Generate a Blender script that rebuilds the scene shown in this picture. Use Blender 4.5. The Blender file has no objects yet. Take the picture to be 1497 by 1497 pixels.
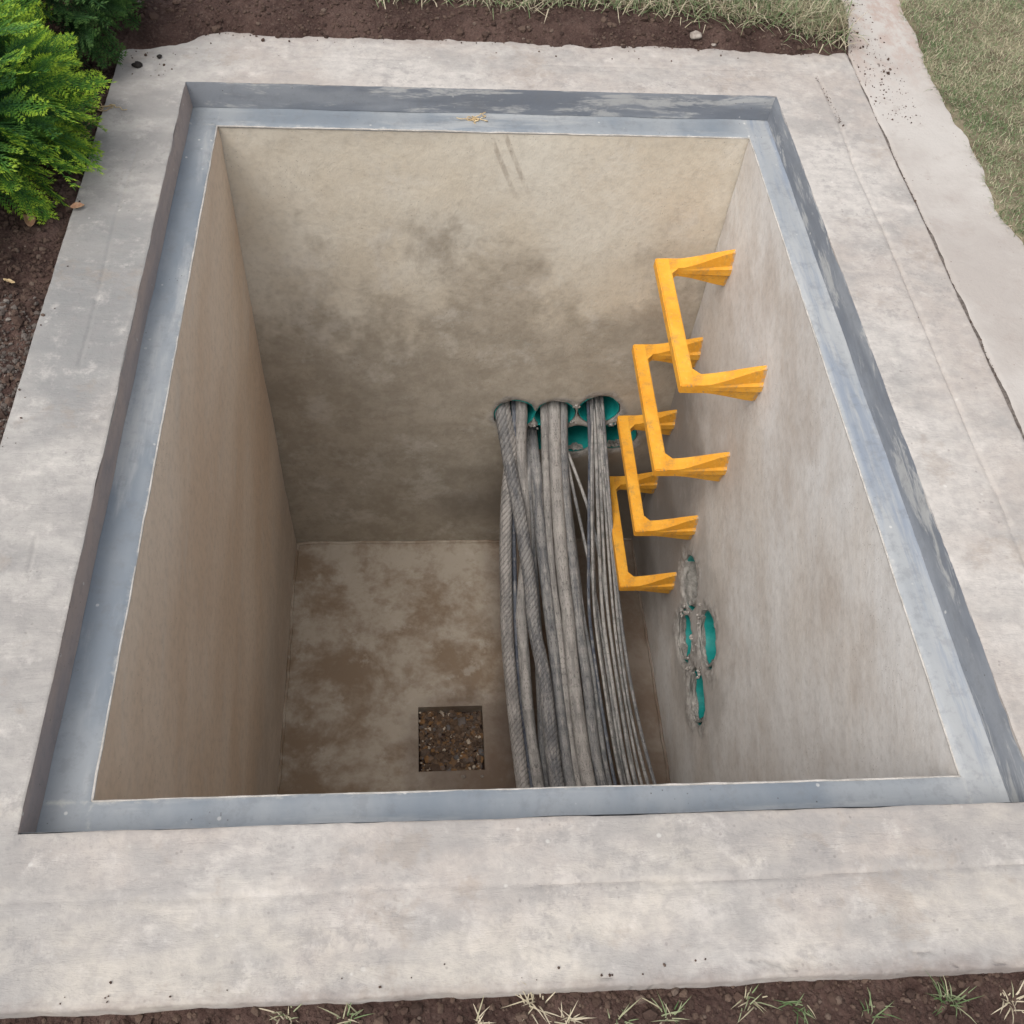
import bpy, bmesh, math, random
import numpy as np
from mathutils import Vector, Matrix, Quaternion

random.seed(7); rng = np.random.default_rng(7)
S = bpy.context.scene
COL = S.collection

# ------------------------------------------------------------------ camera, sky, sun, exposure
cam_d = bpy.data.cameras.new('camera'); cam = bpy.data.objects.new('camera', cam_d); COL.objects.link(cam)
cam_d.sensor_width = 36; cam_d.lens = 35.36; cam_d.clip_start = 0.02; cam_d.clip_end = 400
Rt = Vector((0.99583891, -0.06055166, 0.06810546)); Dn = Vector((-0.00943241, -0.81180858, -0.58384746)); Fw = Vector((0.09064153, 0.58077562, -0.80900172))
M = Matrix.Identity(4)
for i in range(3):
    M[i][0] = Rt[i]; M[i][1] = -Dn[i]; M[i][2] = -Fw[i]
M[0][3], M[1][3], M[2][3] = 0.5102, -0.5780, 1.4897
cam.matrix_world = M
S.camera = cam

SUN_EL, SUN_AZ = math.radians(60), math.radians(228)      # azimuth clockwise from +Y: light from the front left
world = bpy.data.worlds.new('World'); S.world = world; world.use_nodes = True
wn = world.node_tree.nodes; wl = world.node_tree.links
sky = wn.new('ShaderNodeTexSky'); sky.sky_type = 'NISHITA'; sky.sun_disc = False
sky.sun_elevation = SUN_EL; sky.sun_rotation = SUN_AZ
sky.dust_density = 4.0; sky.air_density = 1.0; sky.ozone_density = 1.0
hsv = wn.new('ShaderNodeHueSaturation'); hsv.inputs['Saturation'].default_value = 0.30
wl.new(sky.outputs[0], hsv.inputs['Color'])
bg = wn['Background']; wl.new(hsv.outputs[0], bg.inputs['Color']); bg.inputs['Strength'].default_value = 0.13

sun_d = bpy.data.lights.new('sun', 'SUN'); sun = bpy.data.objects.new('sun', sun_d); COL.objects.link(sun)
sun_d.energy = 1.0; sun_d.angle = math.radians(60); sun_d.color = (1.0, 0.95, 0.88)
sd = Vector((math.sin(SUN_AZ) * math.cos(SUN_EL), math.cos(SUN_AZ) * math.cos(SUN_EL), math.sin(SUN_EL)))
sun.rotation_euler = sd.to_track_quat('Z', 'Y').to_euler(); sun.location = sd * 20

S.view_settings.view_transform = 'Standard'; S.view_settings.look = 'None'
S.view_settings.gamma = 1; S.view_settings.use_curve_mapping = False
S.view_settings.exposure = 0.68
S.render.engine = 'CYCLES'
S.cycles.max_bounces = 8; S.cycles.diffuse_bounces = 5

# ------------------------------------------------------------------ numpy value noise
def _h(ix, iy, iz, s):
    n = (ix * 374761393 + iy * 668265263 + iz * 2147483647 + s * 974634777) & 0xffffffff
    n = ((n ^ (n >> 13)) * 1274126177) & 0xffffffff
    return ((n ^ (n >> 16)) & 0xffff) / 65535.0
def vnoise(x, y, z=0, s=0):
    x, y, z = np.broadcast_arrays(np.asarray(x, float), np.asarray(y, float), np.asarray(z, float))
    ix, iy, iz = (np.floor(v).astype(np.int64) for v in (x, y, z))
    fx, fy, fz = x - ix, y - iy, z - iz
    fx, fy, fz = (f * f * (3 - 2 * f) for f in (fx, fy, fz))
    r = 0
    for a in (0, 1):
        for b in (0, 1):
            for c in (0, 1):
                w = (fx if a else 1 - fx) * (fy if b else 1 - fy) * (fz if c else 1 - fz)
                r = r + w * _h(ix + a, iy + b, iz + c, s)
    return r * 2 - 1
def fbm(x, y, z=0, o=4, s=0, g=0.5):
    r = 0; a = 1.0
    for i in range(o):
        r = r + a * vnoise(np.asarray(x) * 2 ** i, np.asarray(y) * 2 ** i, np.asarray(z) * 2 ** i, s + i * 17); a *= g
    return r

# ------------------------------------------------------------------ object helpers
def tag(o, label=None, cat=None, group=None, kind=None):
    if label: o['label'] = label
    if cat: o['category'] = cat
    if group: o['group'] = group
    if kind: o['kind'] = kind
    return o
def empty(name, loc, label, cat, group=None):
    o = bpy.data.objects.new(name, None); COL.objects.link(o); o.location = loc; o.empty_display_size = 0.05
    return tag(o, label, cat, group)
def link(name, me, mat=None, parent=None, local=False):
    o = bpy.data.objects.new(name, me); COL.objects.link(o)
    if mat is not None and len(me.materials) == 0: me.materials.append(mat)
    if parent is not None:
        o.parent = parent
        if not local:                      # mesh given in world coordinates
            p = parent; off = Vector((0, 0, 0))
            while p is not None: off += p.location; p = p.parent
            o.location = -off
    return o
def mesh_np(name, V, F, smooth=True, mats=None, fmat=None):
    """V (n,3); F list/array of equal-size faces or list of arrays"""
    me = bpy.data.meshes.new(name)
    groups = F if isinstance(F, list) else [F]
    groups = [np.asarray(g) for g in groups if len(g)]
    V = np.asarray(V, dtype=np.float32)
    me.vertices.add(len(V)); me.vertices.foreach_set('co', V.ravel())
    loops = np.concatenate([g.ravel() for g in groups]); tot = np.concatenate([np.full(len(g), g.shape[1]) for g in groups])
    start = np.concatenate([[0], np.cumsum(tot)[:-1]])
    me.loops.add(len(loops)); me.loops.foreach_set('vertex_index', loops.astype(np.int32))
    me.polygons.add(len(tot)); me.polygons.foreach_set('loop_start', start.astype(np.int32))
    try: me.polygons.foreach_set('loop_total', tot.astype(np.int32))
    except Exception: pass
    if mats:
        for m in mats: me.materials.append(m)
    if fmat is not None: me.polygons.foreach_set('material_index', np.asarray(fmat, dtype=np.int32))
    me.polygons.foreach_set('use_smooth', np.full(len(tot), smooth))
    me.update(calc_edges=True); me.validate()
    return me
def attr(me, name, vals):
    a = me.attributes.new(name, 'FLOAT', 'POINT'); a.data.foreach_set('value', np.asarray(vals, dtype=np.float32))
def bm_mesh(name, bm, smooth=False):
    bmesh.ops.recalc_face_normals(bm, faces=bm.faces)
    me = bpy.data.meshes.new(name); bm.to_mesh(me); bm.free()
    for p in me.polygons: p.use_smooth = smooth
    return me
def grid_faces(nu, nv, off=0):
    i = np.arange(nu - 1)[:, None] * nv + np.arange(nv - 1)[None, :] + off
    return np.stack([i, i + nv, i + nv + 1, i + 1], -1).reshape(-1, 4)

# ------------------------------------------------------------------ material helpers
class G:
    def __init__(s, name):
        s.m = bpy.data.materials.new(name); s.m.use_nodes = True; s.t = s.m.node_tree
        s.b = s.t.nodes['Principled BSDF']; s.b.inputs['Roughness'].default_value = 0.9
        s.b.inputs['Specular IOR Level'].default_value = 0.25
        s.co = s.n('ShaderNodeTexCoord').outputs['Object']; s.bh = []
    def n(s, t): return s.t.nodes.new(t)
    def set(s, sock, v):
        if isinstance(v, bpy.types.NodeSocket): s.t.links.new(v, sock)
        else: sock.default_value = v
    def map(s, sc=(1, 1, 1), loc=(0, 0, 0), rot=(0, 0, 0)):
        src = s.co
        if any(rot):                                   # turn first, then stretch
            r = s.n('ShaderNodeMapping'); s.t.links.new(src, r.inputs[0]); r.inputs['Rotation'].default_value = rot; src = r.outputs[0]
        m = s.n('ShaderNodeMapping'); s.t.links.new(src, m.inputs[0])
        m.inputs['Scale'].default_value = sc; m.inputs['Location'].default_value = loc
        return m.outputs[0]
    def noise(s, scale, detail=5, rough=0.6, sc=None, loc=(0, 0, 0), dist=0, rot=(0, 0, 0)):
        t = s.n('ShaderNodeTexNoise'); t.inputs['Scale'].default_value = scale; t.inputs['Detail'].default_value = min(detail, 5)
        t.inputs['Roughness'].default_value = rough; t.inputs['Distortion'].default_value = dist
        s.t.links.new(s.map(sc or (1, 1, 1), loc, rot), t.inputs['Vector']); return t.outputs['Fac']
    def vor(s, scale, feat='F1', sc=None, rand=1):
        t = s.n('ShaderNodeTexVoronoi'); t.feature = feat; t.inputs['Scale'].default_value = scale; t.inputs['Randomness'].default_value = rand
        s.t.links.new(s.map(sc or (1, 1, 1)), t.inputs['Vector']); return t
    def ramp(s, f, a, b, lo=0.0, hi=1.0, smooth=True):
        r = s.n('ShaderNodeMapRange'); r.interpolation_type = 'SMOOTHSTEP' if smooth else 'LINEAR'
        s.set(r.inputs['Value'], f); r.inputs['From Min'].default_value = a; r.inputs['From Max'].default_value = b
        r.inputs['To Min'].default_value = lo; r.inputs['To Max'].default_value = hi; return r.outputs[0]
    def math(s, op, a, b=0.0, c=None):
        m = s.n('ShaderNodeMath'); m.operation = op; s.set(m.inputs[0], a); s.set(m.inputs[1], b)
        if c is not None: s.set(m.inputs[2], c)
        return m.outputs[0]
    def mix(s, f, a, b, mode='MIX'):
        m = s.n('ShaderNodeMix'); m.data_type = 'RGBA'; m.blend_type = mode
        s.set(m.inputs[0], f)
        for k, v in ((6, a), (7, b)): s.set(m.inputs[k], v if isinstance(v, bpy.types.NodeSocket) else (*v, 1))
        return m.outputs[2]
    def xyz(s):
        x = s.n('ShaderNodeSeparateXYZ'); s.t.links.new(s.co, x.inputs[0]); return x.outputs
    def attr(s, name):
        a = s.n('ShaderNodeAttribute'); a.attribute_name = name; return a.outputs['Fac']
    def rnd(s): return s.n('ShaderNodeObjectInfo').outputs['Random']
    def blob(s, c, r, wob=0.25, ns=6):
        """soft spot mask at world point c with radii r (noisy edge)"""
        v = s.n('ShaderNodeVectorMath'); v.operation = 'SUBTRACT'; s.t.links.new(s.co, v.inputs[0]); v.inputs[1].default_value = c
        w = s.n('ShaderNodeVectorMath'); w.operation = 'DIVIDE'; s.t.links.new(v.outputs[0], w.inputs[0]); w.inputs[1].default_value = r
        l = s.n('ShaderNodeVectorMath'); l.operation = 'LENGTH'; s.t.links.new(w.outputs[0], l.inputs[0])
        d = s.math('ADD', l.outputs['Value'], s.math('MULTIPLY', s.math('SUBTRACT', s.noise(ns, 5, .65), .5), wob * 4))
        return s.ramp(d, 1.15, 0.55)
    def bump(s, f, dist, strength=1.0): s.bh.append((f, dist, strength))
    def done(s, color, rough=None):
        s.set(s.b.inputs['Base Color'], color if isinstance(color, bpy.types.NodeSocket) else (*color, 1))
        if rough is not None: s.set(s.b.inputs['Roughness'], rough)
        prev = None
        for f, d, st in s.bh:
            b = s.n('ShaderNodeBump'); b.inputs['Distance'].default_value = d; b.inputs['Strength'].default_value = st
            s.t.links.new(f, b.inputs['Height'])
            if prev is not None: s.t.links.new(prev, b.inputs['Normal'])
            prev = b.outputs[0]
        if prev is not None: s.t.links.new(prev, s.b.inputs['Normal'])
        return s.m

def mat_apron():
    g = G('apron_concrete'); X, Y, Z = g.xyz()
    warm = (0.385, 0.345, 0.312); pale = (0.465, 0.435, 0.403); grey = (0.29, 0.279, 0.265); cold = (0.188, 0.192, 0.192)
    c = g.mix(g.ramp(g.noise(2.6, 6, .62, loc=(3, 1, 0)), .38, .62), warm, pale)
    c = g.mix(g.ramp(g.noise(4.5, 7, .65, loc=(9, 4, 2), sc=(1, 1.4, 1)), .50, .72, 0, .75), c, grey)
    # left strip is greyer, with a colder dark patch partway along
    left = g.ramp(g.math('ADD', X, g.math('MULTIPLY', g.noise(5, 4), .12)), 0.16, -0.06)
    c = g.mix(g.math('MULTIPLY', left, .78), c, g.mix(g.ramp(g.noise(7, 6, .6, sc=(.6, 1.6, 1)), .35, .65), (0.262, 0.254, 0.243), (0.395, 0.378, 0.352)))
    c = g.mix(g.math('MULTIPLY', g.blob((-.17, 1.05, 0), (.13, .38, 1), .2, 9), .7), c, cold)
    # the front strip shows buff and blue-grey trowel passes
    front = g.ramp(Y, 0.02, -0.06)
    c = g.mix(g.math('MULTIPLY', front, g.ramp(g.noise(3.2, 6, .6, loc=(1, 7, 0), sc=(1, 2.2, 1)), .45, .58, 0, .75)), c, (0.30, 0.285, 0.27))
    c = g.mix(g.math('MULTIPLY', front, g.ramp(g.noise(3.0, 4, .6, loc=(5, 2, 0), sc=(1, 2.0, 1)), .46, .66, 0, .55)), c, (0.52, 0.472, 0.405))
    # fine mottle, pits and lime specks
    c = g.mix(g.ramp(g.noise(38, 5, .7), .38, .68, 0, .36), c, (0.24, 0.225, 0.22))
    c = g.mix(g.ramp(g.noise(16, 5, .7, loc=(2, 2, 5)), .52, .72, 0, .45), c, (0.57, 0.53, 0.49))
    c = g.mix(g.ramp(g.noise(3.4, 5, .7, loc=(11, 3, 0), sc=(.7, 1.6, 1)), .52, .66, 0, .45), c, (0.285, 0.272, 0.258))
    c = g.mix(g.ramp(g.noise(5.5, 5, .75, loc=(4, 13, 0)), .56, .66, 0, .35), c, (0.27, 0.225, 0.185))
    c = g.mix(g.math('MULTIPLY', g.ramp(g.noise(24, 5, .8, loc=(3, 3, 3)), .50, .62), g.ramp(g.noise(4, 3, .6, loc=(6, 1, 0)), .42, .6, 0, .42)), c, (0.225, 0.215, 0.208))
    v = g.vor(55); dots = g.math('MULTIPLY', g.ramp(v.outputs['Distance'], .17, .08), g.ramp(g.noise(9, 3), .5, .6))
    c = g.mix(g.math('MULTIPLY', dots, .35), c, (0.15, 0.135, 0.13))
    v2 = g.vor(21); d2 = g.math('MULTIPLY', g.ramp(v2.outputs['Distance'], .10, .05), g.ramp(g.noise(5, 3, loc=(4, 4, 4)), .5, .58))
    c = g.mix(g.math('MULTIPLY', d2, .35), c, (0.66, 0.64, 0.6))
    # soil dust along the outer back and front edges
    edge = g.math('ADD', g.ramp(g.math('ADD', Y, g.math('MULTIPLY', g.noise(22, 6, .75), .12)), 2.10, 2.19), g.ramp(g.math('ADD', Y, g.math('MULTIPLY', g.noise(25, 6, .75), .06)), -.255, -.30))
    c = g.mix(g.math('MULTIPLY', g.math('MINIMUM', edge, 1), .55), c, (0.13, 0.09, 0.075))
    g.bump(g.noise(6, 5, .6, sc=(1, 1, 1)), .012, .5); g.bump(g.noise(90, 4, .7), .0015, .6)
    g.bump(g.noise(14, 5, .75, sc=(.5, 1.8, 1), dist=.6), .006, .5); g.bump(g.ramp(v.outputs['Distance'], .0, .2), .001, .4)
    return g.done(c, g.ramp(g.noise(5, 3), .3, .7, .75, .95))

def mat_lining(kind):
    g = G('blue_grey_lining_' + kind); X, Y, Z = g.xyz()
    if kind == 'ledge':
        a, b, hi = (0.180, 0.207, 0.236), (0.262, 0.280, 0.295), (0.36, 0.368, 0.368)
        c = g.mix(g.ramp(g.noise(4, 6, .6, sc=(1, .5, 1)), .38, .62), a, b)
        ends = g.math('MAXIMUM', g.ramp(Y, .012, .0), g.ramp(Y, 1.772, 1.784))
        st = g.math('ADD', g.math('MULTIPLY', g.noise(7, 6, .65, sc=(2.2, .35, 1), loc=(2, 5, 1)), g.math('SUBTRACT', 1, ends)), g.math('MULTIPLY', g.noise(7, 6, .65, sc=(.35, 2.2, 1), loc=(2, 5, 1)), ends))
        c = g.mix(g.ramp(st, .48, .68, 0, .75), c, hi)
        # plaster smudges along the mouth
        ex = g.math('MINIMUM', g.math('ABSOLUTE', X), g.math('ABSOLUTE', g.math('SUBTRACT', X, 1.404)))
        ey = g.math('MINIMUM', g.math('ABSOLUTE', Y), g.math('ABSOLUTE', g.math('SUBTRACT', Y, 1.779)))
        ed = g.ramp(g.math('ADD', g.math('MINIMUM', ex, ey), g.math('MULTIPLY', g.noise(26, 6, .75, dist=.5), .045)), .028, .014)
        c = g.mix(g.math('MULTIPLY', ed, .75), c, (0.46, 0.45, 0.42))
        # right-hand ledge has been wiped paler
        c = g.mix(g.ramp(g.math('ADD', X, g.math('MULTIPLY', g.noise(8, 5, .6, sc=(1, .4, 1)), .10)), 1.37, 1.48, 0, .5), c, (0.42, 0.425, 0.425))
        c = g.mix(g.math('MULTIPLY', g.ramp(X, 1.40, 1.42), g.ramp(g.noise(6, 6, .7, sc=(3.5, .3, 1), loc=(7, 5, 1)), .45, .62, 0, .8)), c, (0.20, 0.235, 0.29))
    elif kind == 'left':
        c = g.mix(g.ramp(g.noise(6, 5, .6, sc=(1, .5, 3)), .4, .65), (0.35, 0.285, 0.255), (0.27, 0.235, 0.23))
    else:
        a, b, hi = (0.15, 0.165, 0.19), (0.225, 0.24, 0.262), (0.40, 0.40, 0.39)
        sc = (.5, 1, 3) if kind == 'back' else (1, .5, 3)
        c = g.mix(g.ramp(g.noise(5, 6, .6, sc=sc), .4, .62), a, b)
        c = g.mix(g.ramp(g.noise(9, 7, .72, sc=sc, loc=(3, 1, 7), dist=.4), .51, .62, 0, .8), c, hi)
    v = g.vor(30); d = g.math('MULTIPLY', g.ramp(v.outputs['Distance'], .12, .06), g.ramp(g.noise(6, 3, loc=(8, 4, 4)), .52, .6))
    c = g.mix(g.math('MULTIPLY', d, .6), c, (0.62, 0.61, 0.58))
    v = g.vor(70); d = g.math('MULTIPLY', g.ramp(v.outputs['Distance'], .12, .06), g.ramp(g.noise(8, 3, loc=(1, 9, 4)), .55, .62))
    c = g.mix(g.math('MULTIPLY', d, .8), c, (0.05, 0.045, 0.045))
    g.bump(g.noise(12, 4, .6, sc=(1, .6, 1)), .004, .5); g.bump(g.noise(90, 4, .7), .0008, .5)
    g.b.inputs['Specular IOR Level'].default_value = .4
    c = g.mix(g.ramp(g.noise(34, 5, .75), .48, .66, 0, .3), c, (0.15, 0.155, 0.165))
    return g.done(c, g.ramp(g.noise(6, 4), .3, .7, .55, .75))

def mat_wall(kind):
    g = G('plaster_' + kind); X, Y, Z = g.xyz()
    if kind == 'back':
        c = g.mix(g.ramp(g.noise(2.2, 6, .6), .35, .65), (0.60, 0.535, 0.43), (0.66, 0.615, 0.525))
        # damp zone in the middle and lower wall, broken by dry patches
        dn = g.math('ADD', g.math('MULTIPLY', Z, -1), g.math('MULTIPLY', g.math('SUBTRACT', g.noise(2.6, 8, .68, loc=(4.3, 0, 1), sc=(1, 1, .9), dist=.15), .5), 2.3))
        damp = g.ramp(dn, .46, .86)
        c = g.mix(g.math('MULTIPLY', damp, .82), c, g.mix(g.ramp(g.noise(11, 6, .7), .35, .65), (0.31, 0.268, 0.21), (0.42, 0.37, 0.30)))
        dry = g.ramp(g.noise(5.5, 8, .72, loc=(7, 2, 3), dist=.15), .50, .70, 0, .55)
        c = g.mix(dry, c, (0.64, 0.60, 0.53))
        c = g.mix(g.math('MULTIPLY', g.blob((1.20, 1.8, -1.75), (.62, 1, .42), .22, 3), .8), c, (0.16, 0.135, 0.11))  # low right corner: its shade painted into the plaster along with damp
        # two trowel drag marks under the coping
        k = g.math('ADD', X, g.math('MULTIPLY', Z, .42))
        for x0 in (0.668, 0.708):
            w = g.math('MULTIPLY', g.ramp(g.math('ABSOLUTE', g.math('SUBTRACT', k, x0)), .010, .004), g.ramp(Z, -.30, -.22))
            w = g.math('MULTIPLY', w, g.ramp(g.noise(30, 4, .7, sc=(1, 1, .3)), .35, .6))
            c = g.mix(g.math('MULTIPLY', w, .5), c, (0.25, 0.2, 0.15))
        g.bump(g.noise(5, 6, .6, dist=.3), .012, .5)
    elif kind == 'left':
        st = (math.radians(62), 0, 0)
        c = g.mix(g.ramp(g.noise(2.2, 6, .55, sc=(1, 1.5, .6), rot=st), .35, .65), (0.64, 0.495, 0.365), (0.71, 0.585, 0.46))
        c = g.mix(g.ramp(g.noise(5, 7, .65, sc=(1, 1.7, .6), loc=(1, 1, 4), rot=st), .50, .72, 0, .45), c, (0.64, 0.57, 0.49))
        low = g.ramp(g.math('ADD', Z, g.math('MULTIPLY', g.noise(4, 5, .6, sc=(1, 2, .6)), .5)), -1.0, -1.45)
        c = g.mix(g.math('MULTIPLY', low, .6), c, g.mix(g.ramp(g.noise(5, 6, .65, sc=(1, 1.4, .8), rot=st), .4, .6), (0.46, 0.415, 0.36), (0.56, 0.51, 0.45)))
        g.bump(g.noise(5, 5, .6, sc=(1, 1.3, .9), rot=st), .008, .5)
    elif kind == 'right':
        st = (math.radians(55.6), 0, 0)
        c = g.mix(g.ramp(g.noise(2.4, 6, .6, sc=(1, 1.5, .7), rot=st), .36, .64), (0.56, 0.525, 0.485), (0.63, 0.615, 0.595))
        c = g.mix(g.ramp(g.noise(3.2, 7, .66, sc=(1, 1.1, .9), loc=(1, 3, 4), rot=st), .44, .72, 0, .75), c, (0.44, 0.39, 0.345))
        c = g.mix(g.math('MULTIPLY', g.blob((1.4, 1.72, -1.45), (1, .62, .75), .22, 3), .8), c, (0.17, 0.15, 0.135))  # lower back corner behind the rungs: occlusion painted in, mixed with damp
        c = g.mix(g.math('MULTIPLY', g.blob((1.4, 1.0, -1.4), (1, .42, .36), .3, 7), .6), c, (0.28, 0.26, 0.24))
        c = g.mix(g.ramp(g.noise(7, 7, .7, sc=(1, 1.2, .9), loc=(5, 1, 4), rot=st), .55, .74, 0, .3), c, (0.54, 0.52, 0.50))
        g.bump(g.noise(5, 5, .6, sc=(1, 2, .7), rot=st), .008, .45)
    else:
        c = g.mix(g.ramp(g.noise(3, 5, .6), .35, .65), (0.50, 0.44, 0.37), (0.58, 0.52, 0.45))
    v = g.vor(40); d = g.math('MULTIPLY', g.ramp(v.outputs['Distance'], .10, .05), g.ramp(g.noise(7, 3, loc=(8, 4, 4)), .55, .62))
    c = g.mix(g.math('MULTIPLY', d, .5), c, (0.12, 0.10, 0.08))
    c = g.mix(g.ramp(g.noise(45, 5, .7), .4, .75, 0, .22), c, (0.2, 0.17, 0.14))
    v = g.vor(95); d = g.math('MULTIPLY', g.ramp(v.outputs['Distance'], .16, .08), g.ramp(g.noise(6, 3, loc=(2, 4, 9)), .54, .60))
    c = g.mix(g.math('MULTIPLY', d, .55), c, (0.14, 0.115, 0.09))
    c = g.mix(g.math('MULTIPLY', g.attr('mortar'), .8), c, g.mix(g.ramp(g.noise(50, 5, .7), .38, .62), (0.22, 0.205, 0.19), (0.38, 0.36, 0.335)))
    g.bump(g.noise(28, 5, .7, sc=(1, 1, .8), dist=.8), .003, .5); g.bump(g.noise(140, 3, .7), .0008, .5)
    return g.done(c, .92)

def mat_floor():
    g = G('pit_floor_concrete')
    c = g.mix(g.ramp(g.noise(4.2, 8, .7, loc=(2.2, 1, 0), dist=.15), .39, .63), (0.27, 0.20, 0.138), (0.47, 0.41, 0.335))
    c = g.mix(g.ramp(g.noise(12, 6, .7, loc=(1, 4, 0)), .50, .68, 0, .5), c, (0.27, 0.205, 0.15))
    c = g.mix(g.ramp(g.noise(9, 6, .7, loc=(6, 4, 0)), .56, .68, 0, .5), c, (0.54, 0.49, 0.42))
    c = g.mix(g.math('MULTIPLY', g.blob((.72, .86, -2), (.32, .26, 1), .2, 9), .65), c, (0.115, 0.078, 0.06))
    c = g.mix(g.ramp(g.math('ADD', g.xyz()[0], g.math('MULTIPLY', g.noise(6, 5), .15)), .80, .95, 0, .7), c, (0.10, 0.072, 0.058))  # cable shadow painted on the floor under and right of the bundle
    g.bump(g.noise(20, 6, .7), .006, .6)
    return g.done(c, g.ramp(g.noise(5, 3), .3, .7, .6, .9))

def mat_soil(name='soil', dark=1.0):
    g = G(name)
    c = g.mix(g.ramp(g.noise(7, 7, .7), .35, .68), (0.040 * dark, 0.022 * dark, 0.018 * dark), (0.088 * dark, 0.054 * dark, 0.044 * dark))
    c = g.mix(g.ramp(g.noise(60, 5, .7), .5, .75, 0, .7), c, (0.12 * dark, 0.082 * dark, 0.066 * dark))
    v = g.vor(120); c = g.mix(g.ramp(v.outputs['Distance'], .45, .1, 0, .3), c, (0.11, 0.078, 0.064))
    g.bump(g.noise(45, 6, .75), .012, .9); g.bump(v.outputs['Distance'], .004, .8)
    return g.done(c, .95)

def mat_turf():
    g = G('turf_soil')
    c = g.mix(g.ramp(g.noise(9, 6, .7), .35, .65), (0.13, 0.10, 0.068), (0.26, 0.225, 0.15))
    c = g.mix(g.ramp(g.noise(40, 6, .75), .50, .66, 0, .6), c, (0.15, 0.17, 0.08))
    g.bump(g.noise(70, 5, .75), .01, .9)
    return g.done(c, .95)

def mat_path():
    g = G('path_concrete')
    c = g.mix(g.ramp(g.noise(3, 6, .6), .36, .64), (0.36, 0.327, 0.30), (0.44, 0.412, 0.383))
    c = g.mix(g.ramp(g.noise(14, 6, .7), .52, .7, 0, .5), c, (0.33, 0.29, 0.262))
    Y = g.xyz()[1]
    c = g.mix(g.math('MULTIPLY', g.ramp(Y, 1.75, 2.3, 0, .75), g.ramp(g.noise(15, 6, .75, sc=(1, .5, 1)), .42, .6)), c, (0.36, 0.275, 0.235))
    v = g.vor(60); d = g.math('MULTIPLY', g.ramp(v.outputs['Distance'], .16, .06), g.ramp(g.noise(9, 3), .5, .6))
    c = g.mix(g.math('MULTIPLY', d, .6), c, (0.14, 0.10, 0.085))
    g.bump(g.noise(8, 5, .6), .01, .5); g.bump(g.noise(80, 4, .7), .002, .6)
    return g.done(c, .92)

def mat_attr(name, cols, rough=.85, at='rnd', spec=.25, nb=None, trans=0):
    g = G(name); f = g.attr(at); r = g.n('ShaderNodeValToRGB'); g.t.links.new(f, r.inputs[0])
    e = r.color_ramp.elements
    while len(e) < len(cols): e.new(0.5)
    for i, c in enumerate(cols): e[i].position = i / (len(cols) - 1); e[i].color = (*c, 1)
    g.b.inputs['Specular IOR Level'].default_value = spec
    if nb: g.bump(g.noise(nb[0], 4, .7), nb[1], .8)
    c = r.outputs[0]
    m = g.done(c, rough)
    if trans:
        tr = g.n('ShaderNodeBsdfTranslucent'); g.t.links.new(c, tr.inputs[0])
        mx = g.n('ShaderNodeMixShader'); mx.inputs[0].default_value = trans
        g.t.links.new(g.b.outputs[0], mx.inputs[1]); g.t.links.new(tr.outputs[0], mx.inputs[2])
        g.t.links.new(mx.outputs[0], g.t.nodes['Material Output'].inputs[0])
    return m

def mat_simple(name, a, b, scale=20, rough=.85, spec=.3, bump=.002, bs=60):
    g = G(name); g.b.inputs['Specular IOR Level'].default_value = spec
    c = g.mix(g.ramp(g.noise(scale, 5, .65), .38, .64), a, b); g.bump(g.noise(bs, 5, .7), bump, .7)
    return g.done(c, rough)

def mat_paint():
    g = G('yellow_paint')
    c = g.mix(g.ramp(g.noise(9, 5, .6), .35, .7), (0.70, 0.305, 0.022), (0.79, 0.40, 0.045))
    c = g.mix(g.ramp(g.noise(120, 4, .7), .56, .68, 0, .5), c, (0.80, 0.46, 0.12))
    c = g.mix(g.ramp(g.noise(22, 7, .75, loc=(4, 4, 1)), .50, .66, 0, .6), c, (0.40, 0.22, 0.065))
    c = g.mix(g.ramp(g.noise(75, 5, .8, loc=(1, 7, 3)), .60, .66, 0, .8), c, (0.24, 0.19, 0.14))
    X = g.xyz()[0]
    c = g.mix(g.math('MULTIPLY', g.ramp(X, -.012, -.002), g.ramp(g.noise(70, 5, .7), .40, .55)), c, (0.42, 0.33, 0.25))
    g.bump(g.noise(40, 4, .7), .0015, .6); g.bump(g.noise(220, 2, .6), .0004, .5)
    g.b.inputs['Specular IOR Level'].default_value = .35
    return g.done(c, .6)

def mat_cable(name, a, b, tw=0):
    g = G(name); gr = g.attr('groove')
    u = g.n('ShaderNodeUVMap').outputs[0]
    g.co = u
    c = g.mix(g.ramp(g.noise(9, 7, .8, sc=(.7, 4, 1)), .40, .60), a, b)
    c = g.mix(g.ramp(g.noise(75, 5, .8, sc=(.8, 1.6, 1), dist=.4), .53, .63, 0, .7), c, tuple(v * .33 for v in a))
    c = g.mix(g.ramp(g.noise(24, 6, .8, sc=(.6, 3.5, 1), loc=(5, 1, 0)), .50, .66, 0, .6), c, (0.42, 0.395, 0.365))
    c = g.mix(g.math('MULTIPLY', gr, .55), c, (0.055, 0.052, 0.05))  # strand grooves darkened in colour: dirt plus painted crease shading
    g.bump(g.noise(110, 5, .75, sc=(1, 1.5, 1)), .0018, .7)
    return g.done(c, .75)

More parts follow.
